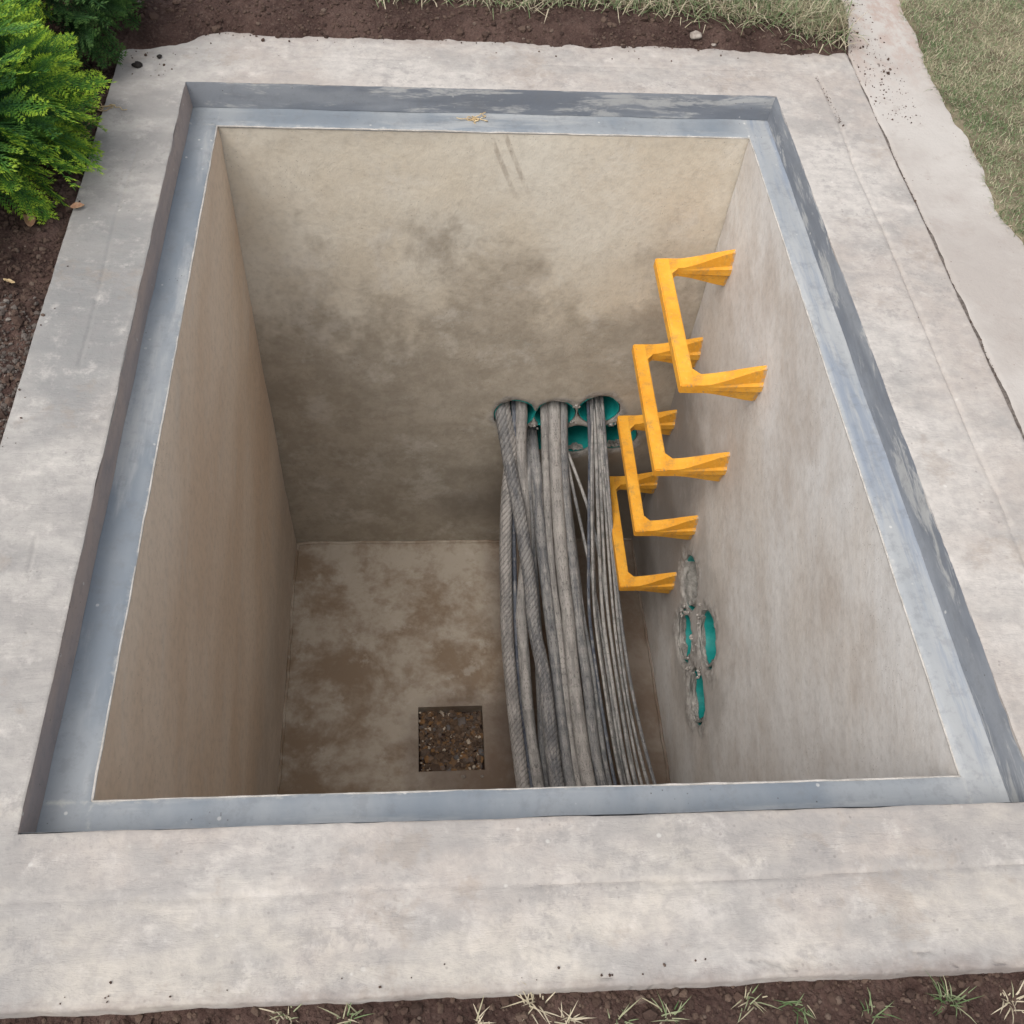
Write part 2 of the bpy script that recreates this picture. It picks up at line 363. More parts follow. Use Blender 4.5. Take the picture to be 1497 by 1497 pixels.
M_apron = mat_apron(); M_ledge = mat_lining('ledge'); M_lback = mat_lining('back'); M_lright = mat_lining('right'); M_lleft = mat_lining('left')
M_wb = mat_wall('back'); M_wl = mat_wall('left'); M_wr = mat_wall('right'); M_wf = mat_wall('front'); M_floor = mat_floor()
M_soil = mat_soil(); M_turf = mat_turf(); M_path = mat_path()
M_lip = mat_simple('lime_edge', (0.36, 0.34, 0.31), (0.52, 0.49, 0.45), 30, .9)
M_mortar = mat_simple('rough_mortar', (0.24, 0.225, 0.205), (0.40, 0.375, 0.345), 25, .95, .2, .006, 90)
M_teal = mat_simple('teal_plastic', (0.006, 0.23, 0.215), (0.02, 0.31, 0.285), 14, .4, .5, .0005)
M_paint = mat_paint()
M_cabA = mat_cable('cable_sheath_light', (0.21, 0.20, 0.19), (0.36, 0.338, 0.315))
M_cabB = mat_cable('cable_sheath_dark', (0.125, 0.127, 0.133), (0.25, 0.243, 0.235))
M_cabC = mat_cable('cable_sheath_thin', (0.165, 0.165, 0.165), (0.37, 0.355, 0.335))
M_cabD = mat_cable('cable_sheath_blue', (0.06, 0.07, 0.095), (0.12, 0.13, 0.15))
M_clod = mat_attr('soil_clods', [(0.036, 0.022, 0.018), (0.07, 0.044, 0.034), (0.10, 0.068, 0.052), (0.15, 0.115, 0.095)], .95, nb=(120, .003))
M_grav = mat_attr('gravel_mix', [(0.09, 0.06, 0.042), (0.16, 0.105, 0.068), (0.11, 0.085, 0.07), (0.24, 0.13, 0.055), (0.13, 0.128, 0.13), (0.50, 0.42, 0.33)], .75, nb=(200, .001))
M_grass = mat_attr('grass_blades', [(0.085, 0.145, 0.055), (0.17, 0.235, 0.11), (0.29, 0.32, 0.19), (0.46, 0.41, 0.28), (0.58, 0.51, 0.38)], .7, trans=.25)
M_fol = mat_attr('conifer_leaf', [(0.012, 0.044, 0.018), (0.032, 0.105, 0.03), (0.105, 0.25, 0.03), (0.40, 0.54, 0.045)], .6, at='tip', trans=.2)
M_fold = mat_attr('conifer_leaf_dark', [(0.008, 0.024, 0.010), (0.015, 0.045, 0.014), (0.03, 0.085, 0.02), (0.07, 0.14, 0.03)], .65, at='tip', trans=.15)
M_bark = mat_simple('bark', (0.09, 0.055, 0.035), (0.16, 0.10, 0.07), 40)
M_straw = mat_simple('dry_straw', (0.42, 0.30, 0.16), (0.58, 0.46, 0.28), 60, .8)
M_leafd = mat_simple('dead_leaf', (0.36, 0.20, 0.12), (0.50, 0.34, 0.22), 60, .8)
M_stone = mat_simple('pale_stone', (0.22, 0.185, 0.16), (0.36, 0.32, 0.28), 40, .9)
M_black = mat_simple('dark_crumb', (0.012, 0.010, 0.010), (0.03, 0.025, 0.022), 60, .9)

# ------------------------------------------------------------------ geometry constants (metres)
HL = -0.0716                                # ledge level
IN = [(0.0, 0.003), (1.403, -0.006), (1.405, 1.781), (-0.001, 1.777)]          # pit opening
OUTR = [(-0.071, -0.070), (1.478, -0.078), (1.476, 1.863), (-0.076, 1.853)]    # rebate, top edge
SEAM = [(-0.073, -0.070), (1.472, -0.078), (1.470, 1.858), (-0.072, 1.849)]    # rebate, foot of its wall
AP = [(-0.262, -0.306), (1.729, -0.318), (1.731, 2.115), (-0.258, 2.105)]      # apron outline
ZF = -1.999

def ring_strip(qa, qb, na, nb):
    """grid between two quads; yields arrays for the four mitred sides -> (V,F, side)"""
    Vs, Fs, sides = [], [], []; off = 0
    for k in range(4):
        a0, a1 = np.array(qa[k]), np.array(qa[(k + 1) % 4]); b0, b1 = np.array(qb[k]), np.array(qb[(k + 1) % 4])
        s = np.linspace(0, 1, na)[:, None, None]; t = np.linspace(0, 1, nb)[None, :, None]
        P = (a0 * (1 - s) + a1 * s) * (1 - t) + (b0 * (1 - s) + b1 * s) * t
        Vs.append(P.reshape(-1, 2)); Fs.append(grid_faces(na, nb, off)); off += na * nb; sides += [k] * ((na - 1) * (nb - 1))
    return np.concatenate(Vs), np.concatenate(Fs), np.array(sides)

# ------------------------------------------------------------------ pavement apron round the pit (setting)
def seam_groove(x, y):
    dx = np.abs(x - (1.618 + .006 * vnoise(y * 4, 0, s=3))); dy = np.abs(y - (-.172 + .006 * vnoise(x * 4, 0, s=5)))
    dl = np.abs(x + .155 + .006 * vnoise(y * 3, 0, s=8)); db = np.abs(y - (1.985 + .005 * vnoise(x * 4, 0, s=9)))
    g = lambda d, a: np.exp(-(d / .0035) ** 2) * a
    fy = np.clip((1.98 - y) / .05, 0, 1) * np.clip((y + .17) / .03, 0, 1)
    r = g(dx, .004) * fy * (vnoise(y * 3, 3) > -.75) + g(dy, .0028) + g(dl, .0022) * fy * (vnoise(y * 5, 1) > 0) + g(db, .002) * (vnoise(x * 3, 7) > -.3)
    step = .0015 * (x > 1.618) - .0012 * (y < -.172)
    return r - step
V2, F, _ = ring_strip(OUTR, AP, 440, 64)
V2 = V2.copy(); x, y = V2[:, 0], V2[:, 1]
z = .0016 * fbm(x * 5, y * 5, o=4, s=1) + .0005 * fbm(x * 40, y * 40, o=2, s=4) - seam_groove(x, y)
jit_e = np.zeros(len(V2)); t = np.tile(np.linspace(0, 1, 64), 4 * 440); edge = t > .999; inn = t < .001
cx, cy = .70, .90
def edge_wob(x, y): return .0010 * fbm(x * 12, y * 12, o=4, s=11, g=.65)
w = edge_wob(x, y) * np.clip((t - .9) / .1, 0, 1)
isx = np.minimum(np.abs(x - AP[0][0]), np.abs(x - AP[1][0])) < np.minimum(np.abs(y - AP[0][1]), np.abs(y - AP[2][1]))
x = np.where(isx, x + w * 1.1, x); y = np.where(~isx, y + w * 2.0, y)
wi = .0012 * fbm(x * 14, y * 14, o=3, s=21) * (t < .02)
x = x + wi; y = y + wi
z = z - .004 * np.clip((t - .985) / .015, 0, 1) - .0015 * inn
# chipped lip along the front edge
chip = (y < -.285) & (x > .75) & (fbm(x * 18, y * 60, o=3, s=31) > .45); z = z - chip * .003
V = np.stack([x, y, z], 1)
# skirts down at both rims
eidx = np.where(edge)[0]; iidx = np.where(inn)[0]
Vs = [V]; Fs = [F]; off = len(V)
for idx, depth in ((eidx, -.13), (iidx, HL - .010)):
    nb_ = np.concatenate([V[idx][:, :2], np.full((len(idx), 1), depth)], 1); Vs.append(nb_)
    for k in range(4):
        a = idx[k * 440:(k + 1) * 440]; b = off + np.arange(k * 440, (k + 1) * 440)
        q = np.stack([a[:-1], a[1:], b[1:], b[:-1]], 1); Fs.append(q)
    off += len(idx)
me = mesh_np('apron', np.concatenate(Vs), np.concatenate(Fs), True, [M_apron])
bm = bmesh.new(); bm.from_mesh(me); bmesh.ops.remove_doubles(bm, verts=bm.verts, dist=.00005); bmesh.ops.recalc_face_normals(bm, faces=bm.faces); bm.to_mesh(me); bm.free()
for p in me.polygons: p.use_smooth = True
me.set_sharp_from_angle(angle=math.radians(50))
tag(link('pavement', me), kind='structure', label='pale concrete apron cast round the square pit')

# ------------------------------------------------------------------ the pit
pit = empty('cable_pit', (0.70, 0.89, 0), 'deep open rectangular concrete pit with a blue grey stepped ledge round its mouth', 'pit')
# ledge
V2, F, sd_ = ring_strip(IN, SEAM, 160, 10); x, y = V2[:, 0], V2[:, 1]
z = HL + .0012 * fbm(x * 6, y * 6, o=3, s=41); t = np.tile(np.linspace(0, 1, 10), 4 * 160)
z = z - .004 * (t < .001) + .004 * np.clip((t - .85) / .15, 0, 1)
V = np.stack([x, y, z], 1)
ii = np.where(t < .001)[0]; low = V[ii].copy(); low[:, 2] = HL - .0075
Fs = [F]
for k in range(4):
    a = ii[k * 160:(k + 1) * 160]; b = len(V) + np.arange(k * 160, (k + 1) * 160); Fs.append(np.stack([a[:-1], b[:-1], b[1:], a[1:]], 1))
me = mesh_np('ledge', np.concatenate([V, low]), np.concatenate(Fs), True, [M_ledge]); me.set_sharp_from_angle(angle=math.radians(50))
link('ledge', me, parent=pit)
# rebate walls
for k, mt in enumerate((M_lright, M_lright, M_lback, M_lleft)):
    a0, a1 = np.array(OUTR[k]), np.array(OUTR[(k + 1) % 4]); b0, b1 = np.array(SEAM[k]), np.array(SEAM[(k + 1) % 4])
    s = np.linspace(0, 1, 160)[:, None]; rows = []
    inward = np.array([(0, 1), (-1, 0), (0, -1), (1, 0)][k]) * .0025
    for tt in (0, .2, .5, .8, 1.0):
        P = (a0 * (1 - s) + a1 * s) * (1 - tt) + (b0 * (1 - s) + b1 * s) * tt + inward * (tt > .1)
        P = P + inward * .5 * fbm(s * 14, tt * 2 + k * 5, o=3, s=51 + k)
        rows.append(np.concatenate([P, np.full((160, 1), -.0008 - tt * (.0716 - .004 - .0008))], 1))
    V = np.stack(rows, 1).reshape(-1, 3)
    me = mesh_np('rebate_wall', V, grid_faces(160, 5), True, [mt]); link('rebate_wall', me, parent=pit)
# pale cement bead along the inner edge of the ledge
def sweep(path, rad, ns=8, rfun=None, closed_ends=True):
    P = np.asarray(path, float); n = len(P)
    T = np.gradient(P, axis=0); T /= np.linalg.norm(T, axis=1)[:, None]
    up = np.array([1.0, 0, 0]) if abs(T[0][0]) < .8 else np.array([0, 0, 1.0])
    Nn = np.cross(T, up); Nn /= np.linalg.norm(Nn, axis=1)[:, None]; B = np.cross(T, Nn)
    L = np.concatenate([[0], np.cumsum(np.linalg.norm(np.diff(P, axis=0), axis=1))])
    th = np.linspace(0, 2 * math.pi, ns, endpoint=False)
    r = np.full((n, ns), rad) if rfun is None else rfun(L[:, None], th[None, :])
    V = P[:, None, :] + r[..., None] * (np.cos(th)[None, :, None] * Nn[:, None, :] + np.sin(th)[None, :, None] * B[:, None, :])
    i = np.arange(n - 1)[:, None] * ns; j = np.arange(ns)[None, :]; j2 = (j + 1) % ns
    F = np.stack([i + j, i + j2, i + ns + j2, i + ns + j], -1).reshape(-1, 4)
    return V.reshape(-1, 3), F, L, th
for k in range(4):
    a, b = np.array(IN[k]), np.array(IN[(k + 1) % 4]); s = np.linspace(0, 1, 200)[:, None]
    inward = np.array([(0, 1), (-1, 0), (0, -1), (1, 0)][k])
    P = a * (1 - s) + b * s + inward * (-.0008 + .0005 * fbm(s * 40, k * 3.3, o=3, s=61))
    P = np.concatenate([P, HL - .0045 + .0008 * fbm(s * 24, k, o=3, s=66)], 1)
    V, F, L, th = sweep(P, .0022, 6); link('cement_edge', mesh_np('cement_edge', V, F, True, [M_lip]), parent=pit)

# walls, drilled for the conduits
BH = [(0.848, -1.205), (0.992, -1.208), (1.148, -1.182), (0.925, -1.335), (1.085, -1.342), (1.235, -1.325)]
RH = [(1.150, -1.335), (0.905, -1.280), (1.048, -1.515), (0.812, -1.500)]
RB, RR = 0.076, 0.095
def box_bm(x0, x1, y0, y1, z0, z1):
    bm = bmesh.new(); bmesh.ops.create_cube(bm, size=1)
    for v in bm.verts: v.co = ((x0 + x1) / 2 + v.co.x * (x1 - x0), (y0 + y1) / 2 + v.co.y * (y1 - y0), (z0 + z1) / 2 + v.co.z * (z1 - z0))
    return bm
from mathutils.geometry import delaunay_2d_cdt
def wall(a0, a1, axis, plane, out, mt, holes=(), r=0, seed=0):
    """plastered wall: gently uneven face with round openings, real thickness behind it"""
    z0, z1 = ZF - .05, HL - .0045; T_ = .14; stp = .02
    na, nz = int((a1 - a0) / stp), int((z1 - z0) / stp)
    pts, edges, segs = [], [], []
    for i in range(na + 1):
        for j in range(nz + 1):
            a = a0 + (a1 - a0) * i / na; z = z0 + (z1 - z0) * j / nz; ja = .004 * math.sin(i * 7.7 + j * 3.3) if 0 < i < na and 0 < j < nz else 0
            if all(math.hypot(a - h[0], z - h[1]) > r + .085 for h in holes): pts.append((a + ja, z + ja * .7))
    if holes:
        fs = .0065; ha = [h[0] for h in holes]; hz_ = [h[1] for h in holes]
        for i in range(int((max(ha) - min(ha) + 2 * r + .2) / fs)):
            for j in range(int((max(hz_) - min(hz_) + 2 * r + .2) / fs)):
                a = min(ha) - r - .1 + i * fs + .0015 * math.sin(i * 5.1 + j * 2.3); z = min(hz_) - r - .1 + j * fs + .0015 * math.sin(i * 3.7 + j * 7.9)
                dm = min(math.hypot(a - h[0], z - h[1]) for h in holes) - r
                if .006 < dm < .083 and a < a1 - .01: pts.append((a, z))
    for h in holes:
        b = len(pts); n = 56
        for q in range(n):
            t = 2 * math.pi * q / n; rr = r + .002 + .0015 * math.sin(5 * t + h[0] * 20); pts.append((h[0] + rr * math.cos(t), h[1] + rr * math.sin(t))); edges.append((b + q, b + (q + 1) % n))
    V2, E2, F2, *_ = delaunay_2d_cdt([Vector(p) for p in pts], edges, [], 0, 1e-5)
    P = np.array([v[:] for v in V2]); Tn = np.array([f for f in F2 if len(f) == 3]); cen = P[Tn].mean(1); keep = np.ones(len(Tn), bool)
    for h in holes: keep &= np.hypot(cen[:, 0] - h[0], cen[:, 1] - h[1]) > r - .0005
    Tn = Tn[keep]; a, z = P[:, 0], P[:, 1]
    w = sst_(0, .05, z1 - z)
    d = w * (.0030 * fbm(a * 2.3, z * 2.3, seed, o=3, s=seed) + .0008 * fbm(a * 13, z * 13, seed, o=3, s=seed + 3))
    mo = np.zeros(len(P))
    if holes:
        dm = np.min([np.hypot(a - h[0], z - h[1]) for h in holes], axis=0) - r
        wd = .030 if axis == 'y' else .052
        mo = 1 - sst_(wd * .35, wd, dm + wd * .55 * fbm(a * 16, z * 16, seed, o=3, s=77)); mo = np.where(dm > .07, 0, mo)
        k_ = .35 if axis == 'y' else .8; d = d - out * k_ * mo * (.0015 + .0032 * fbm(a * 38, z * 38, seed, o=4, s=79, g=.65)) + out * .006 * np.exp(-np.clip(dm, 0, 1) / .006) 
    p0 = plane + d * 1.0; p1 = np.full(len(P), plane + out * T_)
    mk = (lambda p: np.stack([a, p, z], 1)) if axis == 'y' else (lambda p: np.stack([p, a, z], 1))
    N = len(P); eds = {}
    for f in Tn:
        for q in range(3):
            e = (int(f[q]), int(f[(q + 1) % 3])); eds[e] = 1
    bd = np.array([e for e in eds if (e[1], e[0]) not in eds])
    side = np.stack([bd[:, 0], bd[:, 1], bd[:, 1] + N, bd[:, 0] + N], 1)
    me = mesh_np('wall', np.concatenate([mk(p0), mk(p1)]), [np.concatenate([Tn, Tn[:, ::-1] + N]), side], True, [mt])
    bm = bmesh.new(); bm.from_mesh(me); bmesh.ops.delete(bm, geom=[v for v in bm.verts if not v.link_faces], context='VERTS'); bmesh.ops.recalc_face_normals(bm, faces=bm.faces); bm.to_mesh(me); bm.free()
    me.set_sharp_from_angle(angle=math.radians(50))
    co = np.empty(len(me.vertices) * 3, dtype=np.float32); me.vertices.foreach_get('co', co); co = co.reshape(-1, 3)
    if holes:
        ca, cz = (co[:, 0], co[:, 2]) if axis == 'y' else (co[:, 1], co[:, 2]); dm = np.min([np.hypot(ca - h[0], cz - h[1]) for h in holes], axis=0) - r
        attr(me, 'mortar', np.clip(1 - sst_(wd * .35, wd, dm + wd * .55 * fbm(ca * 16, cz * 16, seed, o=3, s=77)), 0, 1))
    return link('wall', me, mt, pit)
def sst_(a, b, v): u = np.clip((v - a) / (b - a), 0, 1); return u * u * (3 - 2 * u)
T_ = .14
wb = wall(-.001 - T_, 1.405 + T_, 'y', 1.780, 1, M_wb, BH, RB, 1); wb['label'] = 'back wall, beige plaster with damp brown stains'
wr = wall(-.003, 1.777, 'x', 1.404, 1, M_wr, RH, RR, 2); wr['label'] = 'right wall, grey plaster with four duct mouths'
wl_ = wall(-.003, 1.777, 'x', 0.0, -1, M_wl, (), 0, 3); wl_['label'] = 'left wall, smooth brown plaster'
wf = wall(-T_, 1.404 + T_, 'y', -.004, -1, M_wf, (), 0, 4)
# floor with a square sump
SX0, SX1, SY0, SY1 = .495, .734, .782, 1.033
bm = bmesh.new()
xs = [.001, SX0, SX1, 1.403]; ys = [-.003, SY0, SY1, 1.779]
vv = [[bm.verts.new((a, b, ZF)) for b in ys] for a in xs]
for i in range(3):
    for j in range(3):
        if i == 1 and j == 1: continue
        bm.faces.new((vv[i][j], vv[i + 1][j], vv[i + 1][j + 1], vv[i][j + 1]))
inner = [vv[1][1], vv[2][1], vv[2][2], vv[1][2]]
lowv = [bm.verts.new((v.co.x, v.co.y, ZF - .09)) for v in inner]
for k in range(4): bm.faces.new((inner[k], inner[(k + 1) % 4], lowv[(k + 1) % 4], lowv[k]))
bm.faces.new(lowv)
me = bm_mesh('floor', bm)
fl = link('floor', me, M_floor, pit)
# cement fillets where plaster meets plaster
fil = []
for P0, P1 in (((.004, 1.777, ZF + .001), (1.4, 1.777, ZF + .001)), ((.003, 0, ZF + .001), (.003, 1.775, ZF + .001)), ((1.401, 0, ZF + .001), (1.401, 1.775, ZF + .001))):
    P0, P1 = np.array(P0), np.array(P1); s = np.linspace(0, 1, 120)[:, None]; P = P0 * (1 - s) + P1 * s
    P = P + .003 * np.stack([fbm(s[:, 0] * 22, 1, o=3, s=71), fbm(s[:, 0] * 22, 5, o=3, s=72), 0 * s[:, 0]], 1)
    V, F, L, th = sweep(P, .007, 8); me = mesh_np('corner_fillet', V, F, True, [M_wb if P0[2] > -1 else M_floor]); link('corner_fillet', me, parent=pit)

# conduits and mortar
def conduit(h, r, axis, parent):
    hx, hz = h; ro = r - .002; ri = r - .007; n = 48; th = np.linspace(0, 2 * math.pi, n, endpoint=False)
    prof = [(-.004, ri + .001), (-.0045, ro - .001), (.02, ro), (.5, ro), (.5, ri), (.2, ri), (.06, ri)]
    # outer skin and inner skin as one lathe; depth measured into the wall
    d0 = .007 if axis == 'y' else .012
    prof = [(.5, ro), (d0 + .004, ro), (d0, ro - .0015), (d0, ri + .0015), (d0 + .004, ri), (.08, ri), (.25, ri), (.5, ri), (.5, .0005)]
    rows = []
    for d, rr in prof:
        wob = .0025 * np.sin(3 * th + hx * 9) * (d < .02)
        a = hx + rr * np.cos(th); b = hz + rr * np.sin(th); dd = np.full(n, d) + wob
        rows.append(np.stack([a, 1.780 + dd, b], 1) if axis == 'y' else np.stack([1.404 + dd, a, b], 1))
    V = np.concatenate(rows); i = np.arange(len(prof) - 1)[:, None] * n; j = np.arange(n)[None, :]; j2 = (j + 1) % n
    F = np.stack([i + j, i + j2, i + n + j2, i + n + j], -1).reshape(-1, 4)
    me = mesh_np('conduit', V, F, True, [M_teal]); me.set_sharp_from_angle(angle=math.radians(45))
    o = link('conduit', me, parent=parent); return o
def spill(h, r, axis, parent, k, a0, a1, dep):
    """mortar smeared on the inside of a duct mouth"""
    hx, hz = h; nt, nd = 60, 24; u = np.linspace(0, 1, nt)[:, None]; v = np.linspace(0, 1, nd)[None, :]
    th = np.radians(a0 + (a1 - a0) * u); env = np.clip(np.sin(np.pi * u), 0, 1) ** .5
    dd = .002 + v * dep * (.75 + .5 * env) * (1 + .25 * fbm(u * 7, k * 3, o=3, s=91))
    tk = (.010 * (1 - v) ** 1.2 + .002) * env * (1 + .55 * fbm(u * 9, v * 4 + k * 5, o=4, s=93)) ; tk = np.where(v > .98, -.003, tk); tk = np.where((u < .01) | (u > .99), -.003, tk)
    rr = r - .007 - tk; a = hx + rr * np.cos(th); b = hz + rr * np.sin(th)
    V = (np.stack([a, 1.780 + dd + 0 * a, b], -1) if axis == 'y' else np.stack([1.404 + dd + 0 * a, a, b], -1)).reshape(-1, 3)
    o = link('mortar_smear', mesh_np('mortar_smear', V, grid_faces(nt, nd), True, [M_mortar]), parent=parent)
for k, h in enumerate(BH): conduit(h, RB, 'y', wb)
for k, h in enumerate(RH): conduit(h, RR, 'x', wr); spill(h, RR, 'x', wr, k, -200, 0, (.050, .018, .024, .022)[k])
for k in (1, 2, 4, 5): spill(BH[k], RB, 'y', wb, k + 20, -120, -60, .03)

# lumps of mortar packed between the ducts
ICO = {}
def ico(sub):
    if sub not in ICO:
        bm = bmesh.new(); bmesh.ops.create_icosphere(bm, subdivisions=sub, radius=1)
        ICO[sub] = (np.array([v.co[:] for v in bm.verts]), np.array([[v.index for v in f.verts] for f in bm.faces])); bm.free()
    return ICO[sub]
def blobs(name, pos, size, sub, mat, squash=.75, rough=.35, rnd=None, seed=0):
    """many deformed stones joined in one mesh"""
    B, Fc = ico(sub); n = len(pos); R = np.random.default_rng(seed)
    nv = 6; var = [B * (1 + rough * fbm(B[:, 0] * 1.6 + 9 * i, B[:, 1] * 1.6, B[:, 2] * 1.6, o=2, s=100 + i))[:, None] for i in range(nv)]
    V = np.empty((n, len(B), 3)); pick = R.integers(0, nv, n); th = R.uniform(0, 6.283, n); c, s = np.cos(th), np.sin(th)
    st = R.uniform(.7, 1.25, (n, 3)); st[:, 2] *= squash; tl = R.uniform(-.5, .5, n)
    for i in range(nv):
        m = pick == i; P = var[i][None] * st[m][:, None, :] * np.asarray(size)[m][:, None, None]
        x = P[..., 0] * np.cos(tl[m])[:, None] - P[..., 2] * np.sin(tl[m])[:, None]; zz = P[..., 0] * np.sin(tl[m])[:, None] + P[..., 2] * np.cos(tl[m])[:, None]; y = P[..., 1]
        V[m] = np.stack([x * c[m][:, None] - y * s[m][:, None], x * s[m][:, None] + y * c[m][:, None], zz], -1) + np.asarray(pos)[m][:, None, :]
    F = (Fc[None] + (np.arange(n) * len(B))[:, None, None]).reshape(-1, 3)
    me = mesh_np(name, V.reshape(-1, 3), F, sub > 1, [mat])
    attr(me, 'rnd', np.repeat(R.random(n) if rnd is None else rnd, len(B)))
    return me
lum = [((BH[0][0] + BH[1][0]) / 2, -1.262), (.955, -1.275), ((BH[1][0] + BH[2][0]) / 2, -1.245), (1.02, -1.272), (1.155, -1.265), (1.21, -1.26), (1.065, -1.16), (.885, -1.27)]
pp_ = []; ss_ = []
for a, b in lum:
    for _ in range(4): pp_.append((a + rng.normal(0, .010), 1.783, b + rng.normal(0, .005))); ss_.append(rng.uniform(.004, .008))
pp_ = [(x, y, z) for x, y, z in pp_]
o = link('mortar_lumps', blobs('mortar_lumps', np.array(pp_), np.array(ss_), 2, M_mortar, .9, .5, seed=3), parent=wb); o['kind'] = 'stuff'
pp_ = []; ss_ = []
for a, b in ((1.02, -1.31), (1.09, -1.42), (.98, -1.40), (.93, -1.50), (.86, -1.40), (1.13, -1.46)):
    for _ in range(4): pp_.append((1.403, a + rng.normal(0, .018), b + rng.normal(0, .022))); ss_.append(rng.uniform(.004, .008))
o = link('mortar_lumps', blobs('mortar_lumps', np.array(pp_), np.array(ss_), 2, M_mortar, 1, .5, seed=4), parent=wr); o['kind'] = 'stuff'

# gravel in the sump
n = 1500; gx = rng.uniform(SX0 + .006, SX1 - .006, n); gy = rng.uniform(SY0 + .006, SY1 - .006, n)
gz = ZF - .040 + .012 * fbm(gx * 14, gy * 14, o=2, s=5) + rng.uniform(-.004, .006, n)
corner = np.abs(fbm(gx * 11, gy * 11, o=2, s=8)) ; sz = rng.lognormal(math.log(.0055), .35, n) * (1 + .5 * (corner > .4))
rv = rng.random(n) ** 1.5 * .8; rv[rng.random(n) < .05] = 1.0
gm = blobs('gravel', np.stack([gx, gy, gz], 1), sz, 1, M_grav, .75, .3, rv, 5)
tag(link('gravel', gm), 'dark brown gravel filling the square sump in the pit floor', 'gravel', kind='stuff')
bm = bmesh.new(); 
P = [(SX0 + .002, SY0 + .002), (SX1 - .002, SY0 + .002), (SX1 - .002, SY1 - .002), (SX0 + .002, SY1 - .002)]
bm.faces.new([bm.verts.new((a, b, ZF - .052)) for a, b in P])
link('sump_mud', bm_mesh('sump_mud', bm), M_soil, fl)

# ------------------------------------------------------------------ step irons on the right wall
def leg_mesh(prot, w0=.041, h0=.030):
    """flared strap: flat bar at the tread, tall ribbed fin at the wall; x from -prot to +.02"""
    rows = []; N = 16
    for i in range(N + 1):
        t = i / N; x = -prot + t * (prot + .012); k = max(0, (t - .22) / .78); k = k * k * (3 - 2 * k) * .55 + k * .45
        top = (w0 / 2) * (1 - k) + .006 * k; mid = (w0 / 2) * (1 - k) + .021 * k; h = h0 / 2 * (1 - k) + .066 * k; m = .006 * (1 - k) + .012 * k
        mi = (w0 / 2) * (1 - k) + .013 * k
        pr = [(-top, h), (top, h), (mi, m * 1.6), (mid, m), (mid, -m), (mi, -m * 1.6), (top, -h), (-top, -h), (-mi, -m * 1.6), (-mid, -m), (-mid, m), (-mi, m * 1.6)]
        rows.append([(x, a, b) for a, b in pr])
    V = np.array(rows).reshape(-1, 3); n = 12; i = np.arange(N)[:, None] * n; j = np.arange(n)[None, :]; j2 = (j + 1) % n
    F = np.stack([i + j, i + j2, i + n + j2, i + n + j], -1).reshape(-1, 4)
    caps = np.array([list(range(n))[::-1], [N * n + q for q in range(n)]])
    return mesh_np('leg', V, [F, caps], False, [M_paint])
def tread_mesh(span, prot, w0=.041, h0=.030):
    """bar with chamfered edges and small gussets in both inner corners"""
    bm = box_bm(-prot - w0 * .5 + .0, -prot + w0 * .5, -w0 / 2 - .0012, span + w0 / 2 + .0012, -h0 / 2 - .001, h0 / 2 + .001)
    bmesh.ops.bevel(bm, geom=bm.edges[:], offset=.003, segments=2, affect='EDGES')
    for yy, s_ in ((w0 / 2, 1), (span - w0 / 2, -1)):
        x0 = -prot + w0 / 2
        p = [(x0 - .002, yy - s_ * .002), (x0 + .022, yy - s_ * .002), (x0 - .002, yy + s_ * .022)]
        a = [bm.verts.new((u, v, h0 / 2 - .001)) for u, v in p]; b = [bm.verts.new((u, v, -h0 / 2 + .001)) for u, v in p]
        bm.faces.new(a); bm.faces.new(b[::-1])
        for q in range(3): bm.faces.new((a[q], a[(q + 1) % 3], b[(q + 1) % 3], b[q]))
    me = bm_mesh('tread', bm); me.materials.append(M_paint); return me
RG = [(1.192, 1.631, -.408, .200, 'topmost of the four yellow step irons, the brightest one nearest the pit mouth'),
      (1.210, 1.668, -.784, .196, 'second yellow step iron from the top, partly behind the topmost one'),
      (1.262, 1.706, -1.172, .182, 'third yellow step iron from the top, just above the right wall duct mouths'),
      (1.262, 1.706, -1.516, .178, 'lowest yellow step iron, half hidden behind the thin cables')]
LEG = leg_mesh(.20); TR = tread_mesh(.452, .20)
proto = None
for k, (y0, y1, zz, pr, lab) in enumerate(RG):
    if proto is None:
        r_ = empty('step_iron', (1.404, y0, zz), lab, 'ladder rung', 'yellow step irons up the right wall')
        link('tread', TR, parent=r_, local=True)
        for yy in (0, .452):
            l = link('leg', LEG, parent=r_, local=True); l.location = (0, yy, 0)
        proto = r_
    else:
        r_ = proto.copy(); COL.objects.link(r_)
        for ch in list(proto.children):
            c = ch.copy(); COL.objects.link(c); c.parent = r_
            if c.name.startswith('leg') and c.location.y > .1: c.location.y = (y1 - y0) / (pr / .20) if False else .452
        r_['label'] = lab
    r_.location = (1.404, y0, zz); r_.scale = (pr / .20, (y1 - y0) / .452, 1); r_.rotation_euler = (0, 0, 0)
    r_.rotation_euler.x = math.radians((1.6, 1.2, 1.6, .9)[k])

